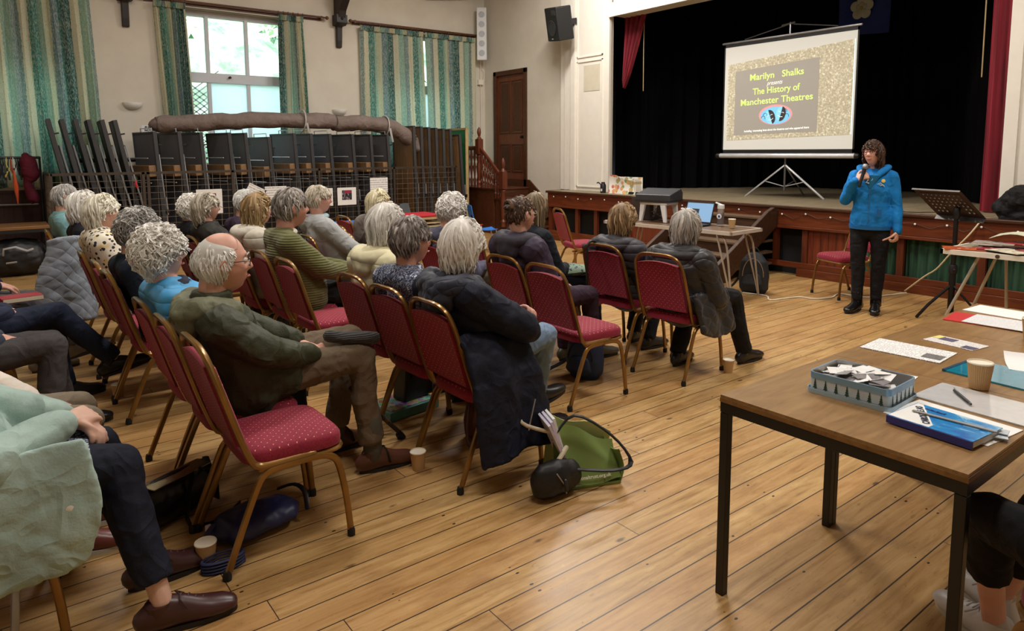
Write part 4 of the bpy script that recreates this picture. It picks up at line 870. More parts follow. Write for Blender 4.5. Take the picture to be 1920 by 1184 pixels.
tag(MB().sweep([(3.60,4.12,.60),(3.75,4.07,.60),(3.90,4.02,.585)],[.17,.15,.11],[.05,.05,.035],14,side=(0,1,0)).build('folded_shawl',spots((120,140,120),(38,50,60),(70,90,110))),'green and navy patterned shawl over the knees of the long-haired woman','shawl')
person('blonde woman in a black puffer jacket in the front row',(3.86,3.61),(3.81,3.60,1.03),.10,.05,0,1.05,(212,164,146),('bob',(122,96,66),(206,178,138)),cmat=quilt((44,42,50),15,'black_puffer_cloth'),puff=.026,hood=(quilt((50,48,56),15,'black_puffer_hood'),1.0),legs=(26,26,30),shoes=(34,32,32),vox=.011,knees={-1:(.38,-.06,.51),1:(.40,.12,.51)},feet={-1:(.20,-.07,.09),1:(.30,.14,.09)})
person('grey-haired person in a long black quilted coat, nearest of the front row',(3.82,3.06),(3.88,3.07,1.01),.12,.1,0,1.05,(208,158,140),('bob',(150,144,136),(216,210,202)),cmat=quilt((34,33,36),9,'black_quilted_cloth',True,.45),puff=.03,hood=(quilt((36,35,38),15,'black_quilted_hood'),1.05),legs=(24,24,27),shoes=(26,24,24),vox=.010,clen=.5,knees={-1:(.38,-.20,.50),1:(.36,.10,.50)},feet={-1:(.50,-.24,.09),1:(.12,.08,.09)},wid=1.05)
# the quilted coat's hem over the near side of the seat
m=MB(); m.grid(lambda u,v:(lerp(-.16,.24,u)+.02*v,-.185-.07*v**.6+.01*math.sin(u*12),lerp(.58,.34-.06*math.sin(u*2.6),v)),26,16,.035)
ft=[q for q in COL.objects if q.get('label','').startswith('grey-haired person in a long black')][0]
q=m.build('coat_hem',quilt((34,33,36),9,'black_quilted_hem',True,.45),ft); remesh(q,.010,3,(.03,.1))
# left edge row
o=person('person in a pale mint coat, navy trousers and maroon lace-up shoes',(-.14,2.66),(-.24,2.60,1.16),-.03,0,0,1.05,(212,170,150),('short',GR,GL),cmat=cloth((156,178,170),.7),lmat=cloth((24,28,42)),shoes=(64,34,34),puff=.02,clen=.55,vox=.009,knees={-1:(.44,-.10,.525),1:(.40,.09,.525)},feet={-1:(.52,-.28,.095),1:(.52,.02,.095)},
  arms={-1:((.08,-.24,.66),(.30,-.05,.68),V(.7,.7,-.05),V(.1,-.6,.8),.7),1:((.08,.25,.70),(.30,.05,.66))},fold=.028,body_vox=.006,wid=1.1,skirt=.06,belly=.03,shk='l',hem=.07)
MB().grid(lambda u,v:(lerp(.12,.36,u),lerp(-.18,.04,v)-.02*u,.655-.03*u+.012*math.sin(v*9+u*4)-.05*(1-v)*(1-v)),16,14,.016).build('blouse_hem',floral(),o)
m=MB().grid(lambda u,v:(lerp(-.16,.34-.02*v+.04*math.sin(v*3),u),-.235-.055*math.sin(v*PI*.6)+.010*math.sin(u*10+v*3),lerp(.68,.33-.10*(1-u),v)),26,20,.022); q=m.build('coat_flap',cloth((156,178,170),.7),o); remesh(q,.009,2,(.02,.12))
MB().lathe([(.012,0),(.012,.004),(.004,.006)],(.29,-.305,.50),12,axis=(0,-1,.1)).build('coat_button',M((206,200,186),.4),q)
person('person in a striped top and beige trousers with folded hands at the left edge',(-.16,3.15),(-.30,3.18,1.13),-.08,0,0,1.0,(216,160,140),('short',GR,GL),cmat=cloth((214,204,192)),lmat=cloth((128,116,98)),shoes=(110,52,44),shk='w',vox=.010,knees={-1:(.42,-.10,.53),1:(.40,.12,.52)},feet={-1:(.34,-.08,.095),1:(.36,.14,.095)},
  arms={-1:((.02,-.22,.70),(.26,-.09,.62),V(.95,.0,-.2),V(.1,0,1),.55),1:((.03,.24,.70),(.26,.03,.60),V(.9,-.3,-.2),V(.1,0,1),.6)},body_vox=.0055)
person('person in charcoal trousers with a raised knee at the left edge',(-.2,4.25),(-.32,4.25,1.13),.02,0,0,1.0,(212,160,140),('short',GR,GL),coat=(60,66,80),legs=(66,62,62),shoes=(20,20,22),vox=.011,knees={-1:(.44,-.02,.56),1:(.44,.16,.54)},feet={-1:(.40,-.10,.09),1:(.50,.25,.09)})
person('person in dark blue jeans with a black slip-on shoe crossed over the knee',(-.14,4.95),(-.28,4.95,1.13),.05,0,0,1.0,(212,160,140),('short',GR,GL),coat=(40,46,66),legs=(30,38,58),shoes=(18,18,20),vox=.011,knees={-1:(.46,.05,.58),1:(.44,.12,.48)},feet={-1:(.74,.02,.24),1:(.48,.12,.09)})
person('person in dark grey trousers holding a book on their lap at the left edge',(-.2,5.75),(-.34,5.75,1.13),.0,0,0,1.0,(212,160,140),('short',GR,GL),coat=(34,40,62),legs=(82,82,84),shoes=(96,84,70),vox=.012,knees={-1:(.42,-.12,.55),1:(.42,.12,.53)},feet={-1:(.66,-.22,.26),1:(.46,.12,.09)},
  arms={-1:((.02,-.22,.72),(.24,-.07,.67)),1:((.02,.24,.72),(.24,.06,.67))})
bk=tag(MB().box((.15,5.42,.625),(.22,.15,.03),R(8)).build('book_cover',M((150,40,52),.5),smooth=False),'closed book with pale pages on the lap at the left edge','book'); MB().box((.153,5.42,.625),(.214,.152,.024),R(8)).build('book_pages',M((220,208,180),.8),bk,smooth=False)
# woman seated by the near table at the right edge
chair(2.08,.25,R(55),'crimson chair of the person in white trainers under the wooden table')
person('person in black cropped trousers and white trainers under the wooden table',(2.08,.25),(2.02,.16,1.2),R(55),0,0,1,(222,172,156),('bob',GR,GL),coat=(40,40,46),lmat=cloth((20,20,23)),shoes=(214,214,216),shk='lw',hem=.22,vox=.010,knees={-1:(.42,-.05,.51),1:(.43,.12,.50)},feet={-1:(.66,-.13,.085),1:(.54,-.02,.085)},body_vox=.007)
# ---------------- standing speaker ----------------
def speaker():
    lab='standing woman in a bright blue hoodie and black jeans speaking into a microphone'
    loc=Vector((6.70,3.12,0)); yaw=R(196); s=1.0; b=MB(); Hc=V(.03,0,1.515); hy=R(-16)
    HT=Matrix.Translation(Hc)@Matrix.Rotation(hy,4,'Z')@Matrix.Rotation(-.03,4,'Y'); b.T=HT; head(b,.98); b.T=Matrix.Identity(4)
    N=V(-.015,0,1.375); P=V(0,0,.92); Sh={1:V(-.02,.150,1.295),-1:V(-.02,-.150,1.295)}
    E={-1:V(.03,-.225,1.07),1:V(-.02,.205,1.04)}; Wr={-1:V(.20,-.12,1.26),1:V(.05,.235,.80)}
    # local -Y is toward image left (she faces -X): her right hand holds the microphone
    b.sweep([N+V(0,0,-.05),N,Hc+V(-.02,0,-.06)],[.06,.048,.048],None,12); b.sweep([P,V(0,0,1.05),V(0,0,1.2),N+V(0,0,-.05)],[.13,.11,.13,.08],[.09,.08,.09,.05],14,side=(0,1,0))
    for sg in(1,-1):
        b.sweep([Sh[sg],E[sg],Wr[sg]],[.042,.034,.024],None,10); b.sweep([V(0,.085*sg,.9),V(.01,.09*sg,.5),V(0,.085*sg,.10)],[.07,.045,.035],None,10)
    hand(b,Wr[-1]+V(-.0,.01,.01),V(-.05,.75,.45),V(.85,-.2,.3),-1,1.25,.95); hand(b,Wr[1],V(.12,-.05,-1),V(.25,1,0),1,1.25,.95)
    o=b.build('person',skin((226,176,156))); o.location=loc; o.rotation_euler=(0,0,yaw); tag(o,lab,'person'); remesh(o,.0055,1)
    hair(o,'wavy',(56,38,28),(98,70,52),.99,HT,77,1.2)
    for sg in(1,-1):
        e=MB(); e.T=HT; e.ball(V(.0775,.031*sg,.0105),.0118,12,8); e.ball(V(.0862,.031*sg,.010),(.0045,.006,.006),8,6,mi=1); e.build('eye',[M((226,220,214),.25,var=0),M((40,34,32),.2,var=0)],o)
        e=MB(); e.T=HT; e.sweep([V(.092,.014*sg,.031),V(.092,.030*sg,.037),V(.082,.048*sg,.031)],[.003,.0035,.002],None,6); e.build('eyebrow',M((70,48,38),.8),o)
    e=MB(); e.T=HT; e.sweep([V(.086,-.022,-.052),V(.099,-.008,-.0545),V(.1005,0,-.056),V(.099,.008,-.0545),V(.086,.022,-.052)],[.002,.0045,.004,.0045,.002],None,6); e.build('lips',M((186,88,88),.4,var=.05),o)
    glasses(o,HT,.98,(150,60,60),.002)
    HB=cloth((22,122,196),.75,1.2)
    c=MB(); c.sweep([V(0,0,.82),V(0,0,.90),V(.0,0,1.05),V(.005,0,1.18),V(-.01,0,1.29),N+V(-.01,0,-.02)],[.186,.184,.156,.166,.162,.075],[.134,.136,.116,.124,.105,.058],20,side=(0,1,0),cap=0)
    for sg in(1,-1): c.sweep([N+V(-.01,0,-.03),Sh[sg]],[.06,.062],None,12); sleeve(c,Sh[sg],E[sg],Wr[sg],.062,.040)
    q=c.build('hoodie',HB,o); remesh(q,.009,2,(.022,.11))
    c=MB().sweep([V(0,0,.835),V(0,0,.80)],[.190,.184],[.142,.136],24,side=(0,1,0),cap=0); c.build('hoodie_hem',M((18,104,172),.8,bump=.4,bs=150),q)
    c=MB().sweep(smooth_path([V(.095,.03,1.29),V(.05,.10,1.36),V(-.05,.115,1.385),V(-.12,.05,1.37),V(-.12,-.05,1.37),V(-.05,-.115,1.385),V(.05,-.10,1.36),V(.095,-.03,1.29)],3),.026,.034,10); c.ball(V(-.125,0,1.32),(.045,.11,.07)); h=c.build('hood',HB,o); remesh(h,.008,2,(.012,.08))
    MB().sweep([V(.128,0,1.22),V(.132,0,1.10),V(.124,0,.98),V(.142,0,.87)],.004,n=6).build('zip',metal((90,150,200),.4),q)
    m=MB().grid(lambda u,v:(.118+.022*math.cos((u-.5)*2.4)-.012*v-.025*abs(u-.5),(u-.5)*.14*(1-.75*v)*1.0,1.315-.12*v),10,10,.01); m.build('tee_shirt',M((16,110,160),.8),o)
    m=MB()
    for pts in ([(-.035,1.285),(-.02,1.30),(-.005,1.285),(-.02,1.262),(-.035,1.245),(-.01,1.240)],[(.0,1.25),(.012,1.265),(.02,1.28)],[(.0,1.27),(.01,1.285)]):
        m.sweep([V(.139-.03*abs(y),y,z) for y,z in pts],.0035,n=6)
    m.build('tee_shirt_print',M((225,235,240),.6),o)
    m=MB(); m.lathe([(.017,0),(.017,.003),(.008,.005),(.001,.005)],(.106,.105,1.262),12,axis=(1,.3,.1)); m.build('yellow_badge',M((226,200,80),.5),q)
    m=MB()
    for k in range(3): m.sweep([V(.120-.004*k,.06+.012*k,1.232-.008*k),V(.113-.004*k,.085+.012*k,1.243-.009*k),V(.108-.004*k,.10+.008*k,1.222-.007*k)],.0025,n=5)
    m.build('chest_print',M((210,230,240),.6),q)
    MB().grid(lambda u,v:(.145,.07+.04*u,1.0-.07*v),4,4,.003).build('pocket_edge',M((14,92,156),.8),q)
    JB=cloth((20,20,23)); c=MB(); c.sweep([V(0,0,.90),V(0,0,.80)],[.150,.150],[.11,.115],18,side=(0,1,0))
    for sg,kx,fx in((1,.02,-.0),(-1,.03,.05)):
        c.sweep([V(0,.085*sg,.88),V(.015,.088*sg,.70),V(kx,.088*sg,.50),V(.0+fx*.5,.082*sg,.30),V(fx,.078*sg,.13)],[.086,.084,.066,.058,.046],None,14)
    q=c.build('jeans',JB,o); remesh(q,.009,2,(.016,.07))
    for sg,fx,ya in((1,0,.12),(-1,.05,-.25)):
        bt=shoe(o,(fx,.078*sg,0),ya,M((16,16,17),.25,var=.05),1.02,'ankle_boot'); 
        MB().sweep([V(fx-.012,.078*sg,.06),V(fx-.01,.078*sg,.13),V(fx-.008,.078*sg,.19)],[.050,.050,.052],None,14,cap=1).build('boot_shaft',M((16,16,17),.25,var=.05),bt)
    MB().box((-.0,.140,.115),(.03,.012,.03)).build('boot_buckle',metal((200,200,205)),o)
    # microphone (a thing of its own)
    w=Matrix.Translation(loc)@Matrix.Rotation(yaw,4,'Z')
    mt=thing('microphone','black hand microphone with a silver grille held to the woman\'s mouth','microphone',tuple(w@V(.222,-.055,1.30)),0); ax=(w.to_3x3()@V(-.30,.18,1)).normalized()
    MB().lathe([(.010,-.10),(.013,-.095),(.015,.0),(.018,.07),(.020,.075)],(0,0,0),14,axis=ax).build('handle',MBLK,mt)
    MB().lathe([(.021,.075),(.026,.082),(.027,.10),(.022,.118),(.010,.126),(.002,.128)],(0,0,0),16,axis=ax).build('grille',metal((150,150,152),.45),mt)
speaker()
# ---------------- stored tables behind the wire cage ----------------
MTOP=M((92,92,96),.5,var=.12,vs=5); MCHR=M((186,188,192),.35,.6,.05,20); MPLY=wood((120,88,56),(160,124,84),.5,name='table_underside',axis=2)
def text(body,size,loc,X,Y,mat,parent,width=None,bold=0,name='lettering',shear=0,align='CENTER',sp=1):
    c=bpy.data.curves.new(name,'FONT'); c.body=body; c.size=size; c.align_x=align; c.align_y='CENTER'; c.offset=bold; c.extrude=.0006; c.shear=shear; c.space_line=sp; c.materials.append(mat); c.resolution_u=3
    o=bpy.data.objects.new(name,c); COL.objects.link(o)
    X=Vector(X).normalized(); Y=Vector(Y).normalized(); Z=X.cross(Y); k=1
    if width:
        bpy.context.view_layer.update(); k=width/max(1e-4,o.dimensions.x)
    o.matrix_world=Matrix(((X.x*k,Y.x,Z.x,loc[0]),(X.y*k,Y.y,Z.y,loc[1]),(X.z*k,Y.z,Z.z,loc[2]),(0,0,0,1)))
    bpy.context.view_layer.update(); me=bpy.data.meshes.new_from_object(o.evaluated_get(bpy.context.evaluated_depsgraph_get())); q=bpy.data.objects.new(name,me); COL.objects.link(q); q.matrix_world=o.matrix_world.copy(); bpy.data.objects.remove(o)
    if parent: q.parent=parent
    return q
def printed(base=(236,234,230),ink=(70,70,78),lines=70,axis=1,amt=.55,name='printed_paper'):
    n=NT(name); s=n.sep(n.co()); a=n.math('LESS_THAN',n.math('FRACT',n.math('MULTIPLY',s[axis],lines)),.4)
    w_=n.math('GREATER_THAN',n.noise(n.comb(n.math('MULTIPLY',s[0 if axis else 1],160),n.math('MULTIPLY',n.math('FLOOR',n.math('MULTIPLY',s[axis],lines)),3.7),0),1,1),.46)
    n.col(n.mix(n.math('MULTIPLY',n.math('MULTIPLY',a,w_),amt),sr(*base),sr(*ink))); n.rm(.5); return n.m
def folded(x,zt,lab,kind,y=11.02,lean=.3,yaw=0,top=MTOP,L=None,grp='folded tables stored in the cage'):
    t=thing('folded_table',lab,'table',(x+lean,y,0),yaw,grp); L=L or zt; a=math.atan2(-lean,zt); RT=Matrix.Rotation(a,4,'Y')
    m=MB(); m.T=RT; m.b2((-.012,0,.0),(.012,.66,L)); m.build('table_top',top if kind!='wood' else MPLY,t,smooth=False,bevel=.004)
    m=MB(); m.T=RT; 
    for b in ((( -.02,-.005,0),(.035,.03,L)),((-.02,.63,0),(.035,.665,L)),((-.02,0,L-.03),(.035,.66,L))): m.b2(*b)
    m.build('edge_rail',M((58,58,60),.5),t,smooth=False,bevel=.004)
    m=MB(); m.T=RT
    for yy in (.06,.58): m.sweep([(.07,yy,.10),(.075,yy,L*.45),(.06,yy,L*.82)],.012,n=6)
    m.sweep([(.06,.06,L*.82),(.06,.58,L*.82)],.010,n=6); m.sweep([(.075,.06,L*.45),(.075,.58,L*.45)],.010,n=6); m.box((.08,.05,L*.42),(.02,.05,.26))
    m.build('folded_leg_frame',MCHR,t)
    m=MB(); m.T=RT; m.box((.06,-.005,L*.90),(.05,.02,.02)); m.build('stud',MBLK,t,smooth=False); m=MB(); m.T=RT; m.box((.06,-.005,L*.38),(.05,.03,.05)); m.build('latch',MBLK,t,smooth=False)
    if kind=='ledge':
        m=MB(); m.T=RT; m.box((-.07,.33,L*.70),(.10,.62,.16)); m.build('wooden_ledge',MPLY,t,smooth=False,bevel=.006)
        m=MB(); m.T=RT; m.sweep([(-.13,.0,L*.80),(-.13,.66,L*.80)],.009,n=6); m.build('chrome_rail',MCHR,t); m=MB(); m.T=RT; m.sweep([(-.12,.0,L*.61),(-.12,.66,L*.61)],.009,n=6); m.build('chrome_rail',MCHR,t); m=MB(); m.T=RT; m.sweep([(-.01,.05,L),(-.01,.05,L+.05),(-.01,.40,L+.05),(-.01,.40,L)],.007,n=6); m.build('carry_loop',MCHR,t)
    return t
ORD=['first','second','third','fourth','fifth','sixth','seventh','eighth','ninth','tenth','eleventh','twelfth']
for i in range(6): folded(.74+.155*i,2.04,'dark grey folded table leaning behind the cage before the left curtain, %s from the left'%ORD[i],'plain',y=10.98+.02*(i%2),lean=.36,yaw=R(-3))
for i,(x,w) in enumerate(((2.00,.1),(2.32,.12),(2.62,.1),(3.02,.12),(3.26,.12),(3.62,.1),(4.02,.12),(4.30,.1),(4.62,.12),(5.02,.12),(5.36,.1),(5.68,.1))):
    folded(x,1.86 if i!=5 else 1.80,'grey folded table with a wooden ledge beneath the carpet rolls, %s from the left'%ORD[i],'ledge',y=11.0,lean=w,yaw=R(14))
for i in range(6): folded(6.22+.155*i,2.02-.01*i,'folded table with bare wooden underside right of the carpet rolls, %s from the left'%ORD[i],'wood',y=11.0,lean=.04,yaw=R(6))
folded(7.18,1.88,'shorter wooden-backed folded table with a white label beside the green board','wood',y=10.98,lean=.12,yaw=R(8))
t=tag(MB().b2((7.34,11.0,.1),(7.37,11.62,1.98)).build('green_table_top',M((18,120,62),.45,var=.08),smooth=False,bevel=.004),'bright green table top standing on edge beside the balustrade','table top')
MB().b2((7.325,10.98,.08),(7.385,11.0,2.0)).b2((7.325,10.98,1.96),(7.385,11.62,2.0)).build('pale_edge',M((176,150,104),.6),t,smooth=False)
MCARP=cloth((126,112,106),.95)
def roll(P,r,lab):
    Q=smooth_path(P,4); m=MB(); m.sweep(Q,[r*(1+.08*math.sin(i*1.3)) for i in range(len(Q))],[r*.82*(1+.06*math.cos(i*1.7)) for i in range(len(Q))],22,side=(0,1,0),cap=1); o=m.build('carpet_roll',MCARP); 
    tag(o,lab,'carpet','rolled carpets'); s=o.modifiers.new('s','SUBSURF'); s.levels=1; s.render_levels=1
    tx=bpy.data.textures.get('wrinkle') or bpy.data.textures.new('wrinkle','CLOUDS'); tx.noise_scale=.25; d=o.modifiers.new('d','DISPLACE'); d.texture=tx; d.strength=.07; d.texture_coords='LOCAL'
    e=MB()
    for (p,q) in ((Q[0],Q[1]),(Q[-1],Q[-2])):
        dr=(q-p).normalized(); 
        for k in range(3): e.sweep([p-dr*.02+V(0,r*(.25+.25*k)*math.cos(a),r*(.22+.2*k)*math.sin(a)) for a in [2*PI*j/12 for j in range(12)]],.014,n=5,closed=True)
    e.build('roll_end',M((92,80,76),.95),o)
    return o
a=roll([(2.10,11.22,1.97),(2.9,11.2,2.03),(3.8,11.2,2.07),(4.80,11.2,2.07)],.155,'long greyish brown rolled carpet lying along the tops of the stacked tables'); b=roll([(4.83,11.25,2.03),(5.35,11.2,2.06),(5.9,11.2,1.98),(6.25,11.2,1.78),(6.42,11.2,1.60)],.165,'crumpled brown rolled carpet sagging down to the right')
for o_,x,z in ((a,4.25,2.07),(b,5.75,2.01)):
    m=MB().sweep([(x+.01*math.sin(q),11.2+.185*math.cos(q),z+.17*math.sin(q)) for q in [2*PI*k/16 for k in range(16)]],.012,.022,6,closed=True); m.sweep([(x+.02,11.03,z-.05),(x+.05,11.0,z-.28)],.010,.02,6); m.build('tie_strap',M((190,188,184),.5),o_)
# wire cage
cg=tag(MB().build('wire_cage',MBLK) if False else bpy.data.objects.new('wire_cage',None),'long waist-high wire mesh cage in front of the stored tables','cage'); COL.objects.link(cg)
MST=metal((92,84,76),.45); YC=10.8; CX0,CX1=.72,6.98
m=MB()
for x in (CX0,1.80,1.86,3.0,4.35,5.7,CX1): m.b2((x-.018,YC-.018,0),(x+.018,YC+.018,1.29))
m.b2((CX0,YC-.018,1.26),(CX1,YC+.018,1.295)).b2((CX0,YC-.015,.04),(CX1,YC+.015,.07)).b2((CX0-.018,YC,1.26),(CX0+.018,YW-.06,1.295)).b2((CX0-.018,YC,.04),(CX0+.018,YW-.06,.07)).b2((CX0-.018,YW-.1,0),(CX0+.018,YW-.06,1.29)).b2((CX1-.018,YC,1.26),(CX1+.018,YW-.06,1.295))
m.build('cage_frame',MST,cg,smooth=False)
m=MB(); x=CX0
while x<CX1: m.b2((x-.0022,YC-.0022,.07),(x+.0022,YC+.0022,1.26)); x+=.105
z=.12
while z<1.26: m.b2((CX0,YC-.006,z-.0025),(CX1,YC-.0015,z+.0025)); m.b2((CX0-.002,YC,z-.0022),(CX0+.002,YW-.08,z+.0022)); z+=.088
y=YC
while y<YW-.08: m.b2((CX0-.002,y-.002,.07),(CX0+.002,y+.002,1.26)); y+=.035
m.build('wire_mesh',metal((150,142,132),.4),cg,smooth=False)
MB().sweep([(1.70,YC-.03,1.16),(1.70,YC-.03,1.12),(1.71,YC-.03,1.07)],[.012,.018,.008]).build('red_tag',M((196,30,44),.5),cg)
def notice(x0,x1,z0,z1,lab,kind,tilt=0):
    w,h=x1-x0,z1-z0; t=tag(MB().box((0,0,0),(w,.003,h)).build('notice',printed(axis=2,lines=26,amt=.6) if kind=='text' else M((234,232,228),.5,var=.02),smooth=False),lab,'notice','notices tied to the cage'); t.location=((x0+x1)/2,YC-.03,(z0+z1)/2); t.rotation_euler=(0,tilt,0)
    if kind=='photo':
        n=NT('group_photograph'); v=n.n('ShaderNodeTexVoronoi'); v.inputs['Scale'].default_value=26; n.L(n.co(scale=(1.6,1,.7)),v.inputs[0]); n.col(n.ramp(v.outputs['Distance'],[(.2,sr(190,170,160)),(.35,sr(60,60,80)),(.6,sr(34,34,40))])); n.rm(.4)
        MB().box((0,-.003,.02),(w*.52,.002,h*.55)).build('printed_photo',n.m,t,smooth=False); MB().box((w*.06,-.005,h*.25),(w*.36,.002,h*.16)).build('red_panel',M((150,40,60),.5),t,smooth=False)
notice(2.47,2.83,.66,1.02,'white notice with a small group photo, leftmost on the cage','photo'); notice(3.12,3.40,.62,1.06,'tilted white leaflet leaning on the cage behind the blonde woman','text',R(28))
notice(3.46,3.80,.66,1.03,'white typed notice with a yellow corner tab on the cage','text'); notice(4.36,4.56,.68,.97,'white photo notice half hidden behind the woman in red glasses','photo'); notice(4.64,4.97,.68,.97,'white notice with a group photo right of the woman in red glasses','photo'); notice(5.23,5.56,.86,1.12,'pale pink typed notice highest on the cage','text')
# wall notice
t=tag(MB().b2((2.02,YW-.004,1.60),(2.32,YW-.001,1.98)).build('wall_notice',M((226,226,228),.5,var=.02),smooth=False),'white capital letter notice on the wall above the cage','notice')
text('PLEASE DO\nNOT MOVE\nTABLES,\nCHAIRS\nSCREENS &\nBENCH\nCURRENT\nLY',.045,(2.17,YW-.006,1.79),(1,0,0),(0,0,1),MBLK,t,.22,.002)
# black rail frame behind tables
tag(MB().sweep([(1.15,11.75,1.45),(1.98,11.75,1.45),(1.98,11.75,.9)],.03,None,4,side=(0,1,0),cap=0).build('black_rail',MBLK),'black square tube rail end beside the leaning tables','rail')
# clothes rail with hangers, bags at left edge
cr=tag(bpy.data.objects.new('clothes_rail',None),'black clothes rail with small clip hangers in front of the left curtain','clothes rail'); COL.objects.link(cr)
MB().sweep([(-.9,11.55,1.50),(.66,11.55,1.50)],.018,n=8).sweep([(.66,11.55,0),(.66,11.55,1.5)],.014,n=8).sweep([(-.9,11.55,0),(-.9,11.55,1.5)],.014,n=8).build('rail_tube',MBLK,cr)
hc=[(34,30,32),(60,70,60),(196,180,90),(30,50,40),(150,60,40),(210,205,195),(44,44,60),(24,24,26)]
for i in range(22):
    x=.05+.024*i; m=MB(); m.sweep([(x,11.53,1.50),(x+.01*math.sin(i),11.50,1.42),(x+.02*math.sin(i*2.1),11.49,1.34),(x+.03*math.sin(i*1.7),11.49,1.27-.03*(i%3))],[.006,.010,.016,.012],None,6)
    tag(m.build('hanging_tie',M(hc[i%8],.7)),'small coloured neck tie hanging in the crowded row on the clothes rail','tie','ties on the clothes rail')
tag(MB().sweep(smooth_path([(.50,11.45,1.52),(.53,11.44,1.40),(.54,11.44,1.25),(.50,11.44,1.15),(.55,11.44,.95),(.54,11.44,.90)],3),[.05,.09,.10,.10,.10,.11,.10,.08,.06,.05,.06,.07,.075,.07,.06,.03],None,10).build('maroon_bag',cloth((88,24,40))),'maroon cloth drawstring bag hanging at the end of the clothes rail','bag')
tag(MB().sweep([(.36,11.44,1.33),(.37,11.44,1.10),(.375,11.44,.97),(.375,11.44,.88)],[.008,.03,.016,.006],None,8).build('orange_umbrella',M((206,84,40),.5)),'small orange folded umbrella hanging from the clothes rail','umbrella')
# bench at the far left with black bags below
bn=thing('side_bench','wooden topped bench with a black frame at the left beneath the clothes rail','bench',(0,0,0)); MB().b2((-1.2,10.6,.60),(.66,11.25,.64)).build('bench_top',wood((120,82,46),(160,116,70),.4,name='bench_wood'),bn,smooth=False,bevel=.006)
MB().b2((-1.2,10.6,.56),(.66,11.25,.60)).b2((.60,10.62,0),(.64,10.66,.56)).b2((.60,11.18,0),(.64,11.22,.56)).b2((-1.1,10.62,0),(-1.06,10.66,.56)).build('bench_frame',MBLK,bn,smooth=False)
for i,(x,w_) in enumerate(((.30,.52),(-.3,.55))):
    m=MB(); m.sweep([(x-w_/2+.05,10.78,.23),(x,10.78,.25),(x+w_/2-.05,10.78,.23)],[.20,.21,.20],[.22,.24,.22],16,side=(0,1,0),cap=1); o=m.build('black_holdall',M((20,20,22),.5,var=.2)); remesh(o,.02,2,(.05,.12)); tag(o,['black holdall with pale straps stored under the bench near the grey jacket','black holdall stored under the bench at the left edge'][i],'bag','black holdalls under the bench')
    q=MB(); q.sweep([(x-.15,10.54,.30),(x-.14,10.51,.38),(x-.02,10.51,.40),(x+.1,10.53,.34),(x+.16,10.53,.36)],.008,.014,6); q.sweep([(x-.12,10.53,.2),(x-.02,10.51,.21)],.008,.014,6); q.build('strap',M((170,170,172),.5),o)
tag(MB().sweep([(-1.0,11.9,.86),(.62,11.9,.84)],.012,n=6).build('wall_rail',MCHR),'thin metal rail fixed along the dark panelling at the left','rail')
# low children's tables and chairs
def ktable(x,y,w,d,h,col,lab):
    t=thing('low_table',lab,'table',(x,y,0),0,'low children tables'); MB().box((0,0,h),(w,d,.025)).build('table_top',M(col,.5),t,smooth=False,bevel=.006)
    MB().box((0,0,h-.03),(w-.02,d-.02,.035)).build('edge_trim',M((190,170,130),.5),t,smooth=False)
    for k in range(3): MB().box((0,0,h-.10-.05*k),(w-.03,d-.03,.02)).build('nested_top',M((184,168,136),.5),t,smooth=False)
    for a in(-1,1):
        for b in(-1,1): MB().sweep([(a*(w/2-.04),b*(d/2-.04),0),(a*(w/2-.04),b*(d/2-.04),h-.04)],.014,n=8).build('leg',M((176,170,160),.4),t)
ktable(3.95,8.45,.9,.55,.62,(60,104,178),'low stacked table with a blue top in front of the cage'); ktable(4.75,8.6,.85,.55,.66,(176,28,44),'low stacked table with a red top between the pale-haired woman and the grey child chair')
def kchair(x,y,rz,col,lab,h=.36):
    t=thing('child_chair',lab,'chair',(x,y,0),rz,'moulded plastic child chairs'); mm=M(col,.45,var=.04)
    m=MB()
    def sh(u,v):
        if v<.45: s=v/.45; return (lerp(.18,-.10,s),(u-.5)*(.36-.02*s),h+.02*math.cos(u*2*PI)*.4-.015*math.sin(s*PI))
        s=(v-.45)/.55; return (-.12-.10*s-.02*math.sin(s*PI),(u-.5)*(.34-.08*s*s),h+.02+.36*s-.02*abs(u-.5)*s)
    for (u0,u1,v0,v1) in ((0,1,0,.66),(0,.28,.66,.76),(.72,1,.66,.76),(0,1,.76,1)):
        m.grid(lambda u,v:sh(lerp(u0,u1,u),lerp(v0,v1,v)),10,8,.008)
    m.build('plastic_shell',mm,t)
    for a in(-1,1):
        MB().sweep([(.16,a*.15,h-.01),(.20,a*.18,0)],.010,n=8).build('leg',MCHR,t); MB().sweep([(-.06,a*.15,h-.01),(-.18,a*.18,0)],.010,n=8).build('leg',MCHR,t)
kchair(6.15,8.75,R(-20),(40,112,196),'blue plastic child chair at the front of the three'); kchair(6.35,9.45,R(-15),(196,34,44),'red plastic child chair behind the blue one'); kchair(5.45,9.6,R(-60),(82,88,92),'grey plastic child chair beside the red-topped table')
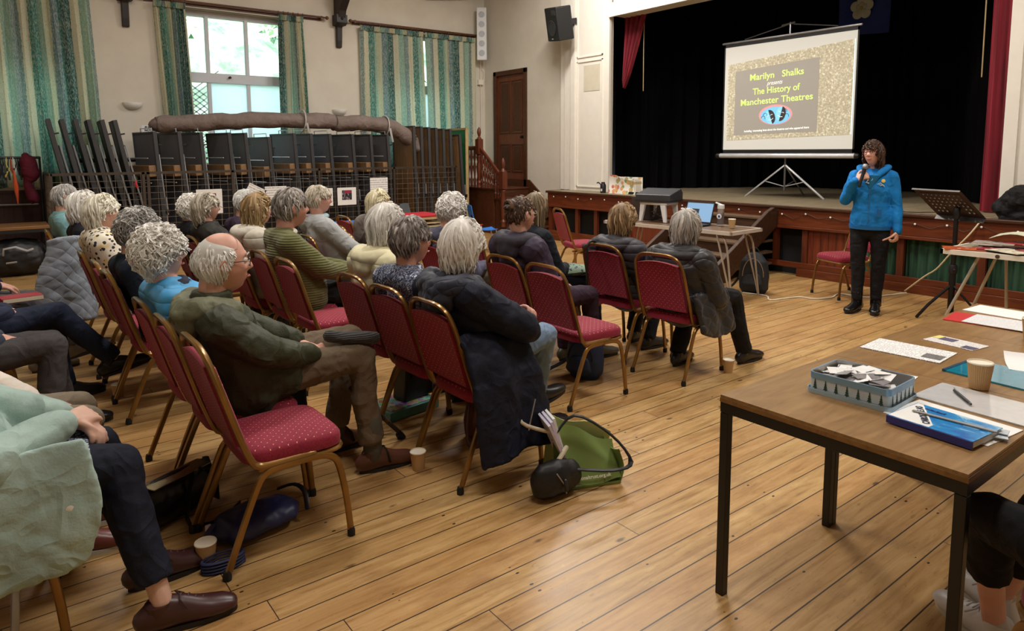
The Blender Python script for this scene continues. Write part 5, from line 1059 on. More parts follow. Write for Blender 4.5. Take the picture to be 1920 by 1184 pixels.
# crutch
t=thing('crutch','grey elbow crutch standing beside the woman in the light grey cardigan','crutch',(2.55,5.12,0)); MB().sweep([(.12,0,0),(.02,0,.62),(-.02,0,.82)],.011,n=8).build('shaft',MCHR,t); MB().sweep([(-.02,0,.80),(-.14,.02,.785),(-.22,.03,.78)],.02,n=8).build('handle',M((98,108,120),.5),t); MB().lathe([(.017,0),(.02,.03),(.013,.05)],(.12,0,0),10).build('rubber_tip',MRUB,t)
t=thing('walking_stick','silver adjustable walking stick leaning by the mint coat at the bottom left corner','walking stick',(.01,2.60,0)); MB().sweep([(-.03,-.06,.02),(.02,.10,.52)],.012,n=8).build('shaft',M((176,178,184),.3,.8),t); MB().sweep([(.012,.075,.44),(.014,.085,.47)],.016,n=8).build('collar',M((120,122,128),.4),t)
t=thing('patterned_walking_stick','dark patterned walking stick with rubber tip behind the brown shoe','walking stick',(1.72,3.24,0)); MB().sweep([(0,0,.02),(-.33,-.10,.38)],.012,n=8).build('shaft',spots((60,44,34),(20,16,14),(120,90,60)),t); MB().lathe([(.02,0),(.022,.02),(.015,.05)],(.005,0,0),10,axis=(-.6,-.2,.6)).build('rubber_tip',MRUB,t)
t=thing('hooked_cane','thin black cane hooked over the chair of the puffer jacket','walking stick',(3.50,3.66,0)); MB().sweep([(.0,0,.02),(.0,0,.82)]+[tuple(p) for p in arc((.05,0,.84),.05,PI,0,8)]+[(.10,0,.78)],.009,n=8).build('cane_shaft',MBLK,t); MB().lathe([(.014,0),(.014,.03),(.01,.04)],(0,0,0),8).build('rubber_tip',MRUB,t)
# cups
MCUP=M((196,160,112),.7,var=.06); MCUPI=M((236,226,206),.5,var=.02)
def cup(x,y,z,lab,s=1,ripple=False):
    t=thing('paper_cup',lab,'cup',(x,y,z),0,'brown paper cups'); n=72 if ripple else 28; m=MB(); pr=[(.029,0),(.0295,.004),(.034,.05),(.0385,.088)]; vs=[];fs=[]
    for r,zz in pr:
        for j in range(n): rr=(r+(.0011*(1 if j%2 else -1) if ripple and zz>.003 else 0))*s; vs.append((rr*math.cos(2*PI*j/n),rr*math.sin(2*PI*j/n),zz*s))
    for i in range(len(pr)-1):
        for j in range(n): fs.append((i*n+j,i*n+(j+1)%n,(i+1)*n+(j+1)%n,(i+1)*n+j))
    fs.append(tuple(range(n))[::-1]); m.add(vs,fs); m.build('cup_sleeve',MCUP,t,recalc=False)
    m=MB().lathe([(.0395*s,.088*s),(.0405*s,.091*s),(.0385*s,.094*s),(.037*s,.091*s),(.028*s,.008*s),(.001,.007*s)],(0,0,0),28); m.build('cup_rim',MCUPI,t)
cup(.575,2.66,.0,'brown paper cup on the floor resting on the blue strap'); cup(1.605,2.86,0,'brown paper cup on the floor by the brown velcro shoe'); cup(.60,4.93,0,'brown paper cup with a lid on the floor under the left row',.95); cup(4.07,2.82,0,'brown paper cup on the floor by the black quilted coat chair')
cup(6.28,4.36,.735,'brown paper cup at the right end of the laptop table'); cup(8.05,6.52,SZ,'brown paper cup on the stage edge'); cup(2.70,.86,.725,'ribbed brown paper cup on the wooden table beside the teal folder',1.0,True); cup(3.58,.955,.725,'brown paper cup on the wooden table at the right edge of the view',1.0,True)
# floor bags
t=thing('black_handbag','black leather shoulder bag on the floor under the man in green','handbag',(.56,3.10,0),R(28)); m=MB(); m.sweep([(-.15,0,.10),(0,0,.105),(.15,0,.10)],[.05,.062,.05],[.10,.105,.10],20,side=(0,1,0),cap=1); o=m.build('bag_body',M((16,17,20),.28,var=.1),t); remesh(o,.008,2,(.012,.08)); MB().sweep([(-.14,-.02,.20),(.14,-.02,.20)],.004,.05,6,side=(0,0,1)).build('zip_top',metal((150,140,110)),t)
MB().sweep(smooth_path([(.13,-.07,.18),(.05,-.075,.20),(.0,-.08,.10),(-.03,-.12,.01),(.05,-.20,.006),(.2,-.16,.006)],3),.003,.014,6,side=(1,0,0)).build('shoulder_strap',M((18,18,20),.4),t); MB().sweep([(.14,-.03,.22),(.16,-.06,.10),(.17,-.05,.02)],.004,.022,6,side=(1,0,0)).build('buckle_strap',M((16,16,18),.3),t)
t=thing('navy_tote_bag','navy nylon bag lying flat on the floor under the near empty chair','bag',(.80,2.79,0),R(8)); m=MB(); m.sweep([(-.13,0,.05),(0,0,.055),(.14,0,.05)],[.10,.11,.10],[.045,.055,.045],20,side=(0,1,0),cap=1); o=m.build('bag_body',M((30,38,84),.45,var=.12),t); remesh(o,.009,2,(.03,.1))
MB().sweep(smooth_path([(.15,.10,.09),(.20,.05,.11),(.21,-.02,.10),(.19,-.08,.05)],3),.006,.012,6,side=(0,0,1)).build('zip_edge',M((14,14,20),.4),t); MB().sweep(smooth_path([(-.16,.02,.08),(-.21,-.02,.06),(-.20,-.08,.02)],3),.004,.014,6,side=(0,0,1)).build('carry_strap',M((28,34,76),.6),t); MB().box((-.175,.03,.055),(.02,.04,.04)).build('white_label',M((220,214,226),.5),t,smooth=False)
m=MB(); 
for k in range(4): m.sweep([(.62+.075*math.cos(a),2.60+.035*math.sin(a),.009+.012*k) for a in [2*PI*j/20 for j in range(20)]],.004,.006,6,closed=True)
m.sweep([(.56,2.60,.012),(.62,2.57,.015),(.69,2.60,.012)],.02,.01,6); tag(m.build('coiled_strap',M((34,42,80),.7)),'navy webbing strap coiled on the floor round the nearest paper cup','strap')
t=thing('jigsaw_box','teal edged jigsaw puzzle box on the floor beneath the floral blouse chair','box',(1.93,3.62,0),R(8)); MB().box((0,0,.027),(.36,.26,.054)).build('box_sides',M((84,142,136),.5,var=.05),t,smooth=False,bevel=.003)
n=NT('busy_picture'); v=n.n('ShaderNodeTexVoronoi'); v.inputs['Scale'].default_value=34; n.L(n.co(),v.inputs[0]); n.col(n.mix(.45,v.outputs['Color'],sr(120,96,84))); n.rm(.4); MB().box((-.01,.0,.0555),(.30,.22,.003)).build('picture_lid',n.m,t,smooth=False)
t=thing('boxy_black_handbag','boxy black handbag standing on the jigsaw box','handbag',(2.02,3.64,.058),R(12)); MB().prism([(-.12,0),(.12,0),(.10,.20),(-.10,.20)],-.06,.06,1).build('bag_body',M((20,20,22),.4,var=.1),t,smooth=False,bevel=.014)
MB().sweep(smooth_path([(-.06,-.05,.18),(-.05,-.05,.26),(.05,-.05,.26),(.06,-.05,.18)],4),.006,n=6).build('bag_handle',M((18,18,20),.4),t); MB().box((-.06,-.064,.16),(.015,.006,.04)).box((.04,-.064,.16),(.015,.006,.04)).build('tab',M((24,24,26),.4),t,smooth=False)
t=thing('brown_leather_bag','brown leather satchel on the floor under the navy coat','bag',(2.14,3.02,0),R(10)); MB().prism([(-.14,0),(.14,0),(.15,.10),(.12,.22),(-.12,.22),(-.15,.10)],-.05,.05,1).build('bag_body',M((92,44,32),.4,var=.15),t,bevel=.02); MB().sweep(smooth_path([(-.14,0,.2),(-.2,-.04,.08),(-.22,-.1,.01),(-.05,-.14,.01),(.12,-.12,.008)],4),.004,.012,6,side=(0,1,0)).build('strap',M((80,36,28),.4),t)
# green shopping bag, black bag
t=thing('green_shopping_bag','green woven shopping bag slumped open on the floor beside the navy coat','shopping bag',(2.16,2.30,0),R(-22)); MG=M((112,132,68),.45,var=.12); MGI=M((176,184,120),.6,var=.08)
def gb(u,v):  # front face lying slanted
    return (lerp(-.16,.17,u)+.03*v*(1-u),-.10+.11*v,.02+.0*u+.27*v*(1-.45*u)+.012*math.sin(u*8+v*5))
MB().grid(gb,16,16,.004).build('front_face',MG,t,recalc=False)
MB().grid(lambda u,v:(lerp(-.15,.17,u)+.02*v,.10-.03*v,.01+.30*v*(1-.40*u)+.014*math.sin(u*7+v*3)),16,16,.004).build('back_face',MGI,t,recalc=False)
MB().grid(lambda u,v:(.17+.015*math.sin(v*4),lerp(-.10,.10,u),.01+.16*v-.03*math.sin(u*PI)*v),8,8,.004).build('gusset',MG,t); MB().b2((-.15,-.10,.002),(.17,.10,.014)).build('base',MG,t,smooth=False)
MB().sweep(smooth_path([(-.14,-.02,.22),(-.05,-.06,.34),(.12,-.10,.24),(.20,-.14,.12),(.10,-.16,.10),(-.12,-.12,.12)],4),.006,.013,7,side=(0,0,1)).build('black_strap',M((16,16,17),.6),t); MB().sweep(smooth_path([(-.12,.08,.28),(-.24,.10,.36),(-.28,.02,.30),(-.15,-.04,.26)],4),.009,n=8).build('rope_handle',M((196,184,158),.8),t)
text('www.nationaltrust.org.uk',.022,(.0,-.098,.05),(1,.0,.02),(0,.38,.92),M((230,230,214),.5),t,.24,.0005)
for k in range(3): MB().box((-.13+.012*k,-.0+.03*k,.20),(.012,.20,.26),Matrix.Rotation(R(-24+4*k),3,'Y')).build('papers',M((206,200,216),.6,var=.1,vs=60) if k<2 else M((230,230,226),.5),t,smooth=False)
t=thing('small_black_bag','small black nylon bag on the floor in front of the green shopping bag','bag',(1.96,2.24,0),R(-5)); m=MB(); m.sweep([(-.08,0,.085),(0,0,.09),(.09,0,.08)],[.05,.06,.045],[.08,.085,.07],16,side=(0,1,0),cap=2); o=m.build('bag_body',M((18,18,20),.5,var=.1),t); remesh(o,.008,2,(.014,.07)); MB().sweep([(-.04,-.062,.14),(0,-.068,.08),(.01,-.066,.04)],.003,n=6).build('zip',metal((180,180,180)),t); MB().sweep([(.0,-.07,.10),(.004,-.075,.06)],.009,n=6).build('zip_pull',M((40,40,42),.4),t)
tag(MB().sweep([(1.88,2.22,.08),(1.96,2.24,.15),(2.04,2.26,.20)],.011,n=8).build('bag_rope',M((196,184,158),.8)),'thick cream rope handle lying across the small black bag','rope')
def rucksack(x,y,rz,col,trim,lab,h=.40,w=.28):
    t=thing('rucksack',lab,'rucksack',(x,y,0),rz,'rucksacks on the floor'); m=MB(); m.sweep([(0,0,.05),(0,0,h*.4),(0,0,h*.75),(-.01,0,h-.06)],[w/2,w/2+.01,w/2-.01,w*.32],[.09,.10,.085,.05],18,side=(0,1,0),cap=2); o=m.build('bag_body',M(col,.6,var=.12),t); remesh(o,.010,2,(.012,.1))
    m=MB(); m.sweep([(.09,0,.06),(.10,0,h*.25),(.085,0,h*.45)],[w*.36,w*.38,w*.3],[.03,.04,.03],14,side=(0,1,0),cap=2); o=m.build('front_pocket',M(tuple(int(c*.8) for c in col),.6),t); remesh(o,.009,2)
    MB().sweep(arc((0,0,h-.01),.045,0,PI,8,'yz'),.007,n=6).build('grab_handle',M((24,24,26),.6),t); MB().sweep([(.075,w*.36*math.cos(a),h*.42+h*.42*math.sin(a)) for a in [PI*k/12 for k in range(13)]],.005,n=6).build('zip',M(trim,.5),t)
    MB().sweep(smooth_path([(-.08,-w*.4,h*.5),(-.05,-w*.75,.06),(.08,-w*1.1,.01),(.2,-w*1.3,.01)],3),.004,.014,6,side=(1,0,0)).build('loose_strap',M((20,20,22),.6),t)
rucksack(3.22,3.38,R(200),(28,50,92),(20,30,50),'blue rucksack on the floor under the empty chair behind the front row',.32,.26); rucksack(6.62,4.30,R(205),(32,38,46),(150,128,110),'dark grey rucksack on the floor against the stage steps',.46,.30)
# quilted grey jacket over the back of a chair
m=MB(); m.grid(lambda u,v:(lerp(.40-.14*v,.56+.05*v,u)+.012*math.sin(v*9),6.27-.05*math.sin(u*PI)+.02*math.sin(u*9+v*5)*v-.03*v,.90-.62*v+.02*math.sin(u*PI)*(1-v)),20,30,.07); o=m.build('grey_jacket',quilt((140,148,158),10,'grey_quilted_cloth',True,.8,.006)); remesh(o,.012,2,(.04,.12)); tag(o,'light grey quilted jacket hanging over the back of a chair in the left row','jacket')
MB().grid(lambda u,v:(.575+.03*u+.04*v,6.20,.84-.5*v),4,10,.012).build('dark_lining',M((46,50,58),.7),o)
# ---------------- laptop table ----------------
t=thing('laptop_table','long folding table with pale edging holding the laptop and projector','table',(6.22,5.02,0),R(3)); w_,d_=.60,1.72; TZ=.725
MB().box((0,0,TZ-.012),(w_-.03,d_-.03,.022)).build('table_top',wood((96,74,56),(126,100,76),.4,name='laminate',axis=1),t,smooth=False); MB().b2((-w_/2,-d_/2,TZ-.035),(w_/2,-d_/2+.02,TZ+.002)).b2((-w_/2,d_/2-.02,TZ-.035),(w_/2,d_/2,TZ+.002)).b2((-w_/2,-d_/2,TZ-.035),(-w_/2+.02,d_/2,TZ+.002)).b2((w_/2-.02,-d_/2,TZ-.035),(w_/2,d_/2,TZ+.002)).build('edge_trim',M((196,188,178),.4),t,smooth=False)
for b in (-1,1):
    for a in(-1,1): MB().sweep(smooth_path([(a*.10,b*(d_/2-.16),TZ-.04),(a*.22,b*(d_/2-.15),TZ-.06),(a*.25,b*(d_/2-.08),TZ-.16),(a*.26,b*(d_/2-.0),0)],3),.011,n=8).sweep([(a*.26-.02,b*(d_/2-.18),TZ-.04),(a*.26,b*(d_/2-.0),.0)],.010,n=8).build('leg',M((182,172,160),.35,.5),t)
t=thing('laptop','open black laptop with a pale blue screen','laptop',(6.20,4.84,TZ+.004),R(183)); MB().box((0,0,.009),(.25,.36,.016)).build('keyboard_base',M((24,24,26),.4),t,smooth=False,bevel=.004)
RM=Matrix.Rotation(R(-18),4,'Y'); 
m=MB(); m.T=Matrix.Translation(V(-.125,0,.016))@RM; m.box((0,0,.12),(.008,.36,.24)); m.build('lid',M((20,20,22),.4),t,smooth=False,bevel=.003)
def emis(c,s,name='lit_screen'):
    n=NT(name); n.col((0,0,0)); n.b.inputs['Emission Color'].default_value=(*sr(*c),1); n.b.inputs['Emission Strength'].default_value=s; return n.m
m=MB(); m.T=Matrix.Translation(V(-.125,0,.016))@RM; m.box((.005,0,.122),(.002,.335,.21)); m.build('display',emis((150,190,226),.9),t,smooth=False); m=MB(); m.T=Matrix.Translation(V(-.125,0,.016))@RM; m.box((.0065,-.05,.12),(.002,.10,.08)); m.build('display_picture',emis((50,56,70),.8),t,smooth=False)
t=thing('water_bottle','clear water bottle with a white flip lid on the laptop table','bottle',(6.36,4.56,TZ+.003)); g=NT('clear_plastic'); g.col((.95,.97,1)); g.rm(.05,0,Transmission_Weight=.9,IOR=1.1); MB().lathe([(.034,0),(.036,.01),(.036,.17),(.033,.19)],(0,0,0),20).build('bottle_body',g.m,t)
MB().lathe([(.036,.19),(.038,.20),(.036,.235),(.01,.24)],(0,0,0),20).sweep([(0,.0,.235),(-.03,.04,.255)],.010,n=8).build('flip_lid',M((226,228,230),.4),t); MB().lathe([(.028,0),(.028,.001),(.001,.002)],(-.037,-.005,.11),20,axis=(-1,-.2,0)).build('round_label',M((236,238,240),.5),t); MB().box((-.040,-.006,.11),(.002,.024,.024)).build('label_mark',M((36,60,110),.5),t,smooth=False)
t=thing('white_stool','white plastic step stool standing on the laptop table','stool',(6.28,5.36,TZ+.003),R(10)); MW=M((232,232,232),.4,var=.02); MB().box((0,0,.215),(.28,.36,.035)).build('stool_top',MW,t,bevel=.012)
for a in(-1,1):
    for b in(-1,1): MB().prism([(b*.10,.20),(b*.165,.20),(b*.18,0),(b*.145,0)][::b],a*.13-.02,a*.13+.02,0).build('leg',MW,t,smooth=False,bevel=.006)
t=thing('projector','grey projector box on top of the white stool','projector',(6.28,5.36,TZ+.237),R(14)); MB().prism([(-.17,0),(.17,0),(.17,.10),(.12,.15),(-.17,.085)],-.22,.22,1).build('casing',M((52,54,58),.45),t,smooth=False,bevel=.008); MB().lathe([(.04,0),(.042,.01),(.03,.014),(.001,.008)],(.17,.07,.05),18,axis=(1,0,0)).build('lens',M((16,18,24),.1),t); MB().box((0,0,.015),(.344,.444,.012)).build('base_trim',M((28,29,31),.5),t,smooth=False)
m=MB(); r3=random.Random(5)
for k in range(3): m.sweep(smooth_path([(6.20+r3.uniform(-.06,.06),5.30+r3.uniform(-.08,.08),TZ+.02+r3.uniform(0,.14)) for q in range(7)],4),.004,n=5)
tag(m.build('tangled_cable',MBLK),'tangle of black cables beneath the white stool','cable')
t=tag(MB().box((6.15,5.76,TZ+.010),(.16,.12,.02),R(10)).build('red_case',M((150,26,50),.5),smooth=False,bevel=.004),'small red case at the left end of the laptop table','case')
t=thing('speaker_case','dark brown cardboard box behind the projector stool','box',(6.40,5.66,TZ+.003),R(6)); MB().b2((-.12,-.14,0),(.12,.14,.27)).build('box_body',M((58,48,42),.6,var=.1),t,smooth=False,bevel=.006); MB().box((-.05,-.16,.30),(.02,.20,.02),Matrix.Rotation(R(-10),3,'X')).build('flap',M((70,58,50),.6),t,smooth=False)
t=thing('wooden_stool','small pale wooden stool with a black cushion left of the laptop table','stool',(5.82,6.02,0),R(-10)); MP=wood((176,130,80),(206,160,104),.45,name='pale_wood'); MB().box((0,0,.33),(.34,.32,.02)).build('stool_top',MP,t,smooth=False,bevel=.006)
for a in(-1,1):
    for b in(-1,1): MB().box((a*.14,b*.13,.16),(.03,.03,.32)).build('leg',MP,t,smooth=False,bevel=.004)
MB().box((0,-.13,.12),(.26,.02,.025)).box((-.14,0,.12),(.02,.24,.025)).build('stretcher',MP,t,smooth=False); tag(MB().box((5.82,6.02,.40),(.34,.32,.10),R(-10)).build('black_cushion',M((40,36,38),.8),bevel=.03),'dark flat cushion on the pale wooden stool','cushion')
# stage steps
t=thing('stage_steps','dark worn wooden steps up to the stage behind the laptop table','steps',(0,0,0)); MO=wood((52,32,20),(92,62,40),.5,name='worn_step',axis=1)
for i in range(5):
    z=.72-.145*i; x=XF-.06-.21*(i+1); m=MB(); m.b2((x-.02,4.87,z-.03),(XF-.06,6.02,z)); m.build('tread',wood((86,66,48),(124,98,72),.6,name='step_tread',axis=1) if i==0 else bpy.data.materials['step_tread'],t,smooth=False,bevel=.006); MB().b2((x,4.95,z-.145),(x+.02,6.0,z-.03)).build('riser',MO,t,smooth=False)
for y in (4.82,6.02): MB().prism([(6.66,.0),(6.86,.0),(7.90,.60),(7.90,.80),(7.82,.84),(7.70,.80),(6.66,.20)],y,y+.055,1).build('side_board',MO,t,smooth=False,bevel=.008)
# string of small lights on the fascia
m=MB(); bl=MB(); pts=[]
for i in range(34):
    y=9.1-.31*i; z=.765+.012*math.sin(i*2.2); pts.append(V(XF-.052,y,z+.01)); pts.append(V(XF-.05,y-.15,z-.035-.02*math.sin(i))); bl.lathe([(.010,0),(.012,.008),(.004,.014)],(XF-.052,y,z),8,axis=(-1,0,0))
t=tag(m.sweep(smooth_path(pts,2),.0025,n=5).build('string_lights',MBLK),'string of small round white lights along the stage fascia','string lights'); bl.build('bulb',M((236,232,222),.4),t)
m=MB(); r3=random.Random(8); m.sweep(smooth_path([(8.0+.08*math.sin(i*1.7)+r3.uniform(0,.12),3.6-.12*i,SZ+.008+r3.uniform(0,.02)) for i in range(9)],5),.006,n=6); tag(m.build('stage_cable',MBLK),'black cable tangled on the stage edge behind the music stand','cable')
tag(MB().sweep(smooth_path([(6.50,4.35,.008),(6.55,4.1,.008),(6.40,3.95,.008),(6.75,3.85,.008),(6.80,3.70,.008),(7.0,3.62,.008),(7.25,3.66,.008),(7.3,3.4,.008),(7.60,3.30,.01),(7.80,3.22,.02)],5),.007,n=6).build('white_flex',M((222,216,200),.6)),'white flex snaking over the floor from the laptop table to the stage','flex')
tag(MB().sweep(smooth_path([(7.84,3.25,.03),(7.80,3.05,.22),(7.78,2.93,.32),(7.76,2.80,.50),(7.80,2.66,.70),(7.90,2.60,.84)],5),.008,n=6).build('cream_flex',M((206,192,150),.6)),'cream flex rising from the floor to the stage edge beside the speaker','flex')
# ---------------- things on the stage ----------------
t=thing('projection_screen','white tripod projection screen showing the title slide on stage','projection screen',(0,0,0)); XP=9.1; ya,yb=6.54,4.50
def lit(c,k,name,mod=None):
    n=NT(name); c1=c if not isinstance(c,tuple) else None
    if c1 is None: n.col(sr(*c)); n.b.inputs['Emission Color'].default_value=(*sr(*c),1)
    n.b.inputs['Emission Strength'].default_value=k; n.rm(.8); return n
scr=lit((206,205,196),.26,'screen_fabric').m  # slight glow added to the fabric, standing in for spilled projector light
MB().b2((XP,yb+.01,1.56),(XP+.004,ya-.01,3.12)).build('screen_fabric',scr,t,smooth=False); MB().b2((XP-.002,yb,1.50),(XP+.006,ya,1.56)).b2((XP-.002,yb,3.09),(XP+.006,ya,3.13)).b2((XP-.002,yb,1.5),(XP+.006,yb+.022,3.13)).b2((XP-.002,ya-.022,1.5),(XP+.006,ya,3.13)).build('black_border',MBLK,t,smooth=False)
MB().sweep([(XP,yb-.04,1.47),(XP,ya+.06,1.47)],.035,n=14,cap=1).build('roller_case',M((206,206,208),.35,.3),t); MB().sweep([(XP,yb-.045,1.47),(XP,yb-.02,1.47)],.037,n=14).sweep([(XP,ya+.03,1.47),(XP,ya+.075,1.47)],.037,n=14).build('case_end',MBLK,t); MB().sweep([(XP,yb-.02,3.15),(XP,ya+.02,3.15)],.018,n=10).build('top_bar',M((150,150,152),.35,.6),t)
MB().sweep([(XP+.05,5.5,.98),(XP+.05,5.5,3.32)],.014,n=8).build('centre_pole',M((120,120,122),.35,.7),t); MB().sweep([(XP+.02,6.2,3.18),(XP+.05,5.55,3.30)],.008,n=6).sweep([(XP+.02,4.8,3.18),(XP+.05,5.45,3.30)],.008,n=6).sweep([(XP+.05,5.62,3.30),(XP+.05,5.44,3.32)],.016,n=6).build('tension_arm',M((110,110,112),.35,.7),t)
for a,(x,y) in enumerate(((9.10,6.10),(9.25,4.96),(9.95,5.66))):
    MB().sweep([(XP+.05,5.5,1.34),(x,y,SZ+.01)],.016,.011,8).build('tripod_leg',M((196,196,198),.3,.5),t); MB().sweep([(XP+.05,5.5,1.03),((XP+.05+x)/2,(5.5+y)/2,1.10)],.007,n=6).build('brace',M((180,180,182),.3,.5),t)
# slide: projector's image put in as coloured, faintly glowing panels
n=NT('gold_glitter_slide'); co=n.co(); v=n.n('ShaderNodeTexVoronoi'); v.inputs['Scale'].default_value=42; n.L(co,v.inputs[0]); f=n.noise(co,34,4,.75); c=n.ramp(f,[(.36,sr(158,148,124)),(.50,sr(178,169,144)),(.60,sr(200,192,164)),(.68,sr(244,240,222))]); sp=n.ramp(v.outputs['Distance'],[(.10,(1,1,1)),(.16,(0,0,0))]); c=n.mix(n.math('MULTIPLY',n.math('MULTIPLY',sp,n.math('GREATER_THAN',n.noise(co,6,2),.5)),.8),c,sr(226,236,252)); n.col(c); n.L(c,n.b.inputs['Emission Color']); n.b.inputs['Emission Strength'].default_value=.38; n.rm(.8)
sl=MB().prism([(6.46,1.70),(4.54,1.75),(4.54,2.98),(6.46,2.83)],XP-.003,XP-.001,0).build('projected_slide',n.m,t,smooth=False)
MB().prism([(6.33,1.78),(5.02,1.80),(5.02,2.80),(6.33,2.72)],XP-.005,XP-.0035,0).build('slide_panel',lit((156,150,140),.30,'slide_panel').m,sl,smooth=False); MB().prism([(4.555,1.75),(4.54,1.75),(4.54,2.98),(4.555,2.98)],XP-.005,XP-.0035,0).build('slide_bright_edge',lit((210,232,240),.6,'slide_edge').m,sl,smooth=False)
MLG=lit((206,228,132),.5,'slide_green_letters').m; MWL=lit((236,238,232),.6,'slide_white_letters').m
UX=(0,-1,.03); UY=(0,.03,1); cy=5.66
text('Marilyn   Shalks',.13,(XP-.008,cy,2.62),UX,UY,MLG,sl,.84,.0022); text('presents',.085,(XP-.008,cy+.02,2.51),UX,UY,MWL,sl,.25,.0,shear=.4); text('The History of',.13,(XP-.008,cy,2.41),UX,UY,MLG,sl,.74,.0022); text('Manchester Theatres',.13,(XP-.008,cy,2.265),UX,UY,MLG,sl,1.13,.0022); text('Including  interesting facts about the theatres and who appeared there',.04,(XP-.008,cy-.02,1.845),UX,UY,MWL,sl,1.02,.001)
def ell(c,a,b,n=28,w0=0,w1=2*PI): return [(c[0]-a*math.cos(lerp(w0,w1,i/n)),c[1]+b*math.sin(lerp(w0,w1,i/n))) for i in range(n)]
cm=(cy-.01,2.055)
MB().prism(ell(cm,.265,.145),XP-.0065,XP-.006,0).build('emblem_halo',lit((214,150,150),.45,'halo').m,sl,smooth=False); MB().prism(ell((cm[0],cm[1]-.01),.235,.125),XP-.0078,XP-.007,0).build('emblem_oval',lit((120,190,226),.5,'oval').m,sl,smooth=False)
def mask(dy,dz,tilt):
    M2=Matrix.Rotation(tilt,2)
    def q(P): return [((cm[0]+dy)+ (M2@Vector(p)).x,(cm[1]+dz)+(M2@Vector(p)).y) for p in P]
    F=[(-.075*math.cos(a),.095*math.sin(a)-(.02 if math.sin(a)<0 else 0)) for a in [2*PI*k/20 for k in range(20)]]
    MB().prism(q(F),XP-.0092,XP-.0085,0).build('emblem_mask',lit((134,200,232),.55,'mask').m,sl,smooth=False); H=[p for p in F if p[0]<=.001]
    MB().prism(q(H),XP-.0102,XP-.0096,0).build('emblem_mask_dark_half',M((60,58,62),.8),sl,smooth=False)  # black half belongs to the emblem's own artwork
    m=MB(); m.sweep([V(XP-.0112,p[0],p[1]) for p in q([(-.045,.01),(-.03,.018),(-.012,.01)])],.004,n=5); m.sweep([V(XP-.0112,p[0],p[1]) for p in q([(.045,.01),(.03,.018),(.012,.01)])],.004,n=5); m.sweep([V(XP-.0112,p[0],p[1]) for p in q([(.035,-.045),(0,-.055),(-.035,-.045)])],.005,n=5); m.build('emblem_features',lit((230,238,240),.5,'feat').m,sl)
mask(.08,-.02,-.35); mask(-.09,.02,.25)
m=MB()
for (a,b) in ((.16,.0),(.19,-.04),(-.18,-.02),(-.15,.05)): m.sweep([V(XP-.0095,cm[0]+a+.03*math.cos(q),cm[1]+b+.03*math.sin(q)) for q in [k*.6 for k in range(7)]],.003,n=5)
m.build('emblem_curls',M((40,60,80),.8),sl)
# flag
fl=tag(MB().grid(lambda u,v:(11.70+.03*math.sin(u*7+v*2),lerp(6.16,5.32,u),lerp(4.30,3.46,v)-.04*u*v),16,12,.006).build('rose_flag',M((34,54,122),.7,var=.1)),'blue flag with a white rose hanging on the black backcloth','flag')
m=MB(); cr_=V(11.64,5.74,3.86)
for k in range(5):
    a=PI/2+k*2*PI/5; c=cr_+V(0,.11*math.cos(a),.11*math.sin(a)); m.ball(c,(.014,.085,.085),14,8)
m.build('white_petals',M((206,202,176),.6),fl); m=MB()
for k in range(5): a=PI/2+k*2*PI/5; c=cr_+V(-.01,.055*math.cos(a),.055*math.sin(a)); m.ball(c,(.014,.045,.045),12,6)
m.build('inner_petals',M((190,186,160),.6),fl); MB().ball(cr_+V(-.02,0,0),(.012,.028,.028)).build('rose_centre',M((206,176,70),.6),fl)
# fruit print shopping bag
n=NT('fruit_print'); co=n.co(scale=(1,1,1)); v=n.n('ShaderNodeTexVoronoi'); v.inputs['Scale'].default_value=13; sx=n.sep(co)[1]; n.L(n.comb(0,sx,n.sep(co)[2]),v.inputs[0]); d=v.outputs['Distance']; k=n.ramp(n.math('ADD',n.math('MULTIPLY',sx,-1.4),n.math('MULTIPLY',n.sep(v.outputs['Color'])[0],.5)),[(0,sr(206,60,48)),(.22,sr(226,150,50)),(.42,sr(88,140,60)),(.62,sr(60,110,50)),(.85,sr(226,170,60))]); ring=n.ramp(d,[(.46,(1,1,1)),(.50,(0,0,0))],'CONSTANT'); inn=n.ramp(n.math('FRACT',n.math('MULTIPLY',d,9)),[(.3,(0,0,0)),(.35,(1,1,1))],'CONSTANT'); c=n.mix(ring,sr(236,232,222),n.mix(n.math('MULTIPLY',inn,.30),k,sr(240,236,220))); n.col(c); n.rm(.5)
t=thing('fruit_shopping_bag','white shopping bag printed with slices of fruit on the stage','shopping bag',(8.28,7.78,SZ),0)
MB().grid(lambda u,v:(-.10+.02*math.sin(v*PI)+.015*math.sin(u*9),lerp(.27,-.30,u)*(1-.06*v),.30*(1-.10*math.sin(u*PI)*1-.18*u*u)*v+.02*math.sin(u*6)*v),20,12,.004).build('front_face',n.m,t); MB().grid(lambda u,v:(.08,lerp(.27,-.30,u),.27*v),14,8,.004).build('back_face',n.m,t); MB().grid(lambda u,v:(lerp(-.10,.08,u),-.295+.02*v,.24*v),6,8,.004).build('side_gusset',n.m,t); MB().grid(lambda u,v:(lerp(-.10,.08,u),.265,.27*v),6,8,.004).build('side_gusset',n.m,t)
t=thing('black_flask','small black flask with a white mark beside the fruit bag','flask',(8.16,8.16,SZ)); MB().lathe([(.045,0),(.047,.01),(.047,.13),(.03,.16),(.03,.18)],(0,0,0),16).build('flask_body',M((24,26,30),.4),t); MB().box((-.046,-.01,.05),(.006,.03,.04)).build('label',M((220,222,226),.5),t,smooth=False); MB().sweep([(0,.04,.13),(0,.11,.17),(0,.14,.16)],.010,n=6).build('strap',MBLK,t)
tag(MB().sweep([(8.2,7.62,SZ+.012),(8.22,7.35,SZ+.012)],.012,.03,8,side=(0,1,0)).build('black_strap',MBLK),'black strap lying on the stage beside the fruit bag','strap')
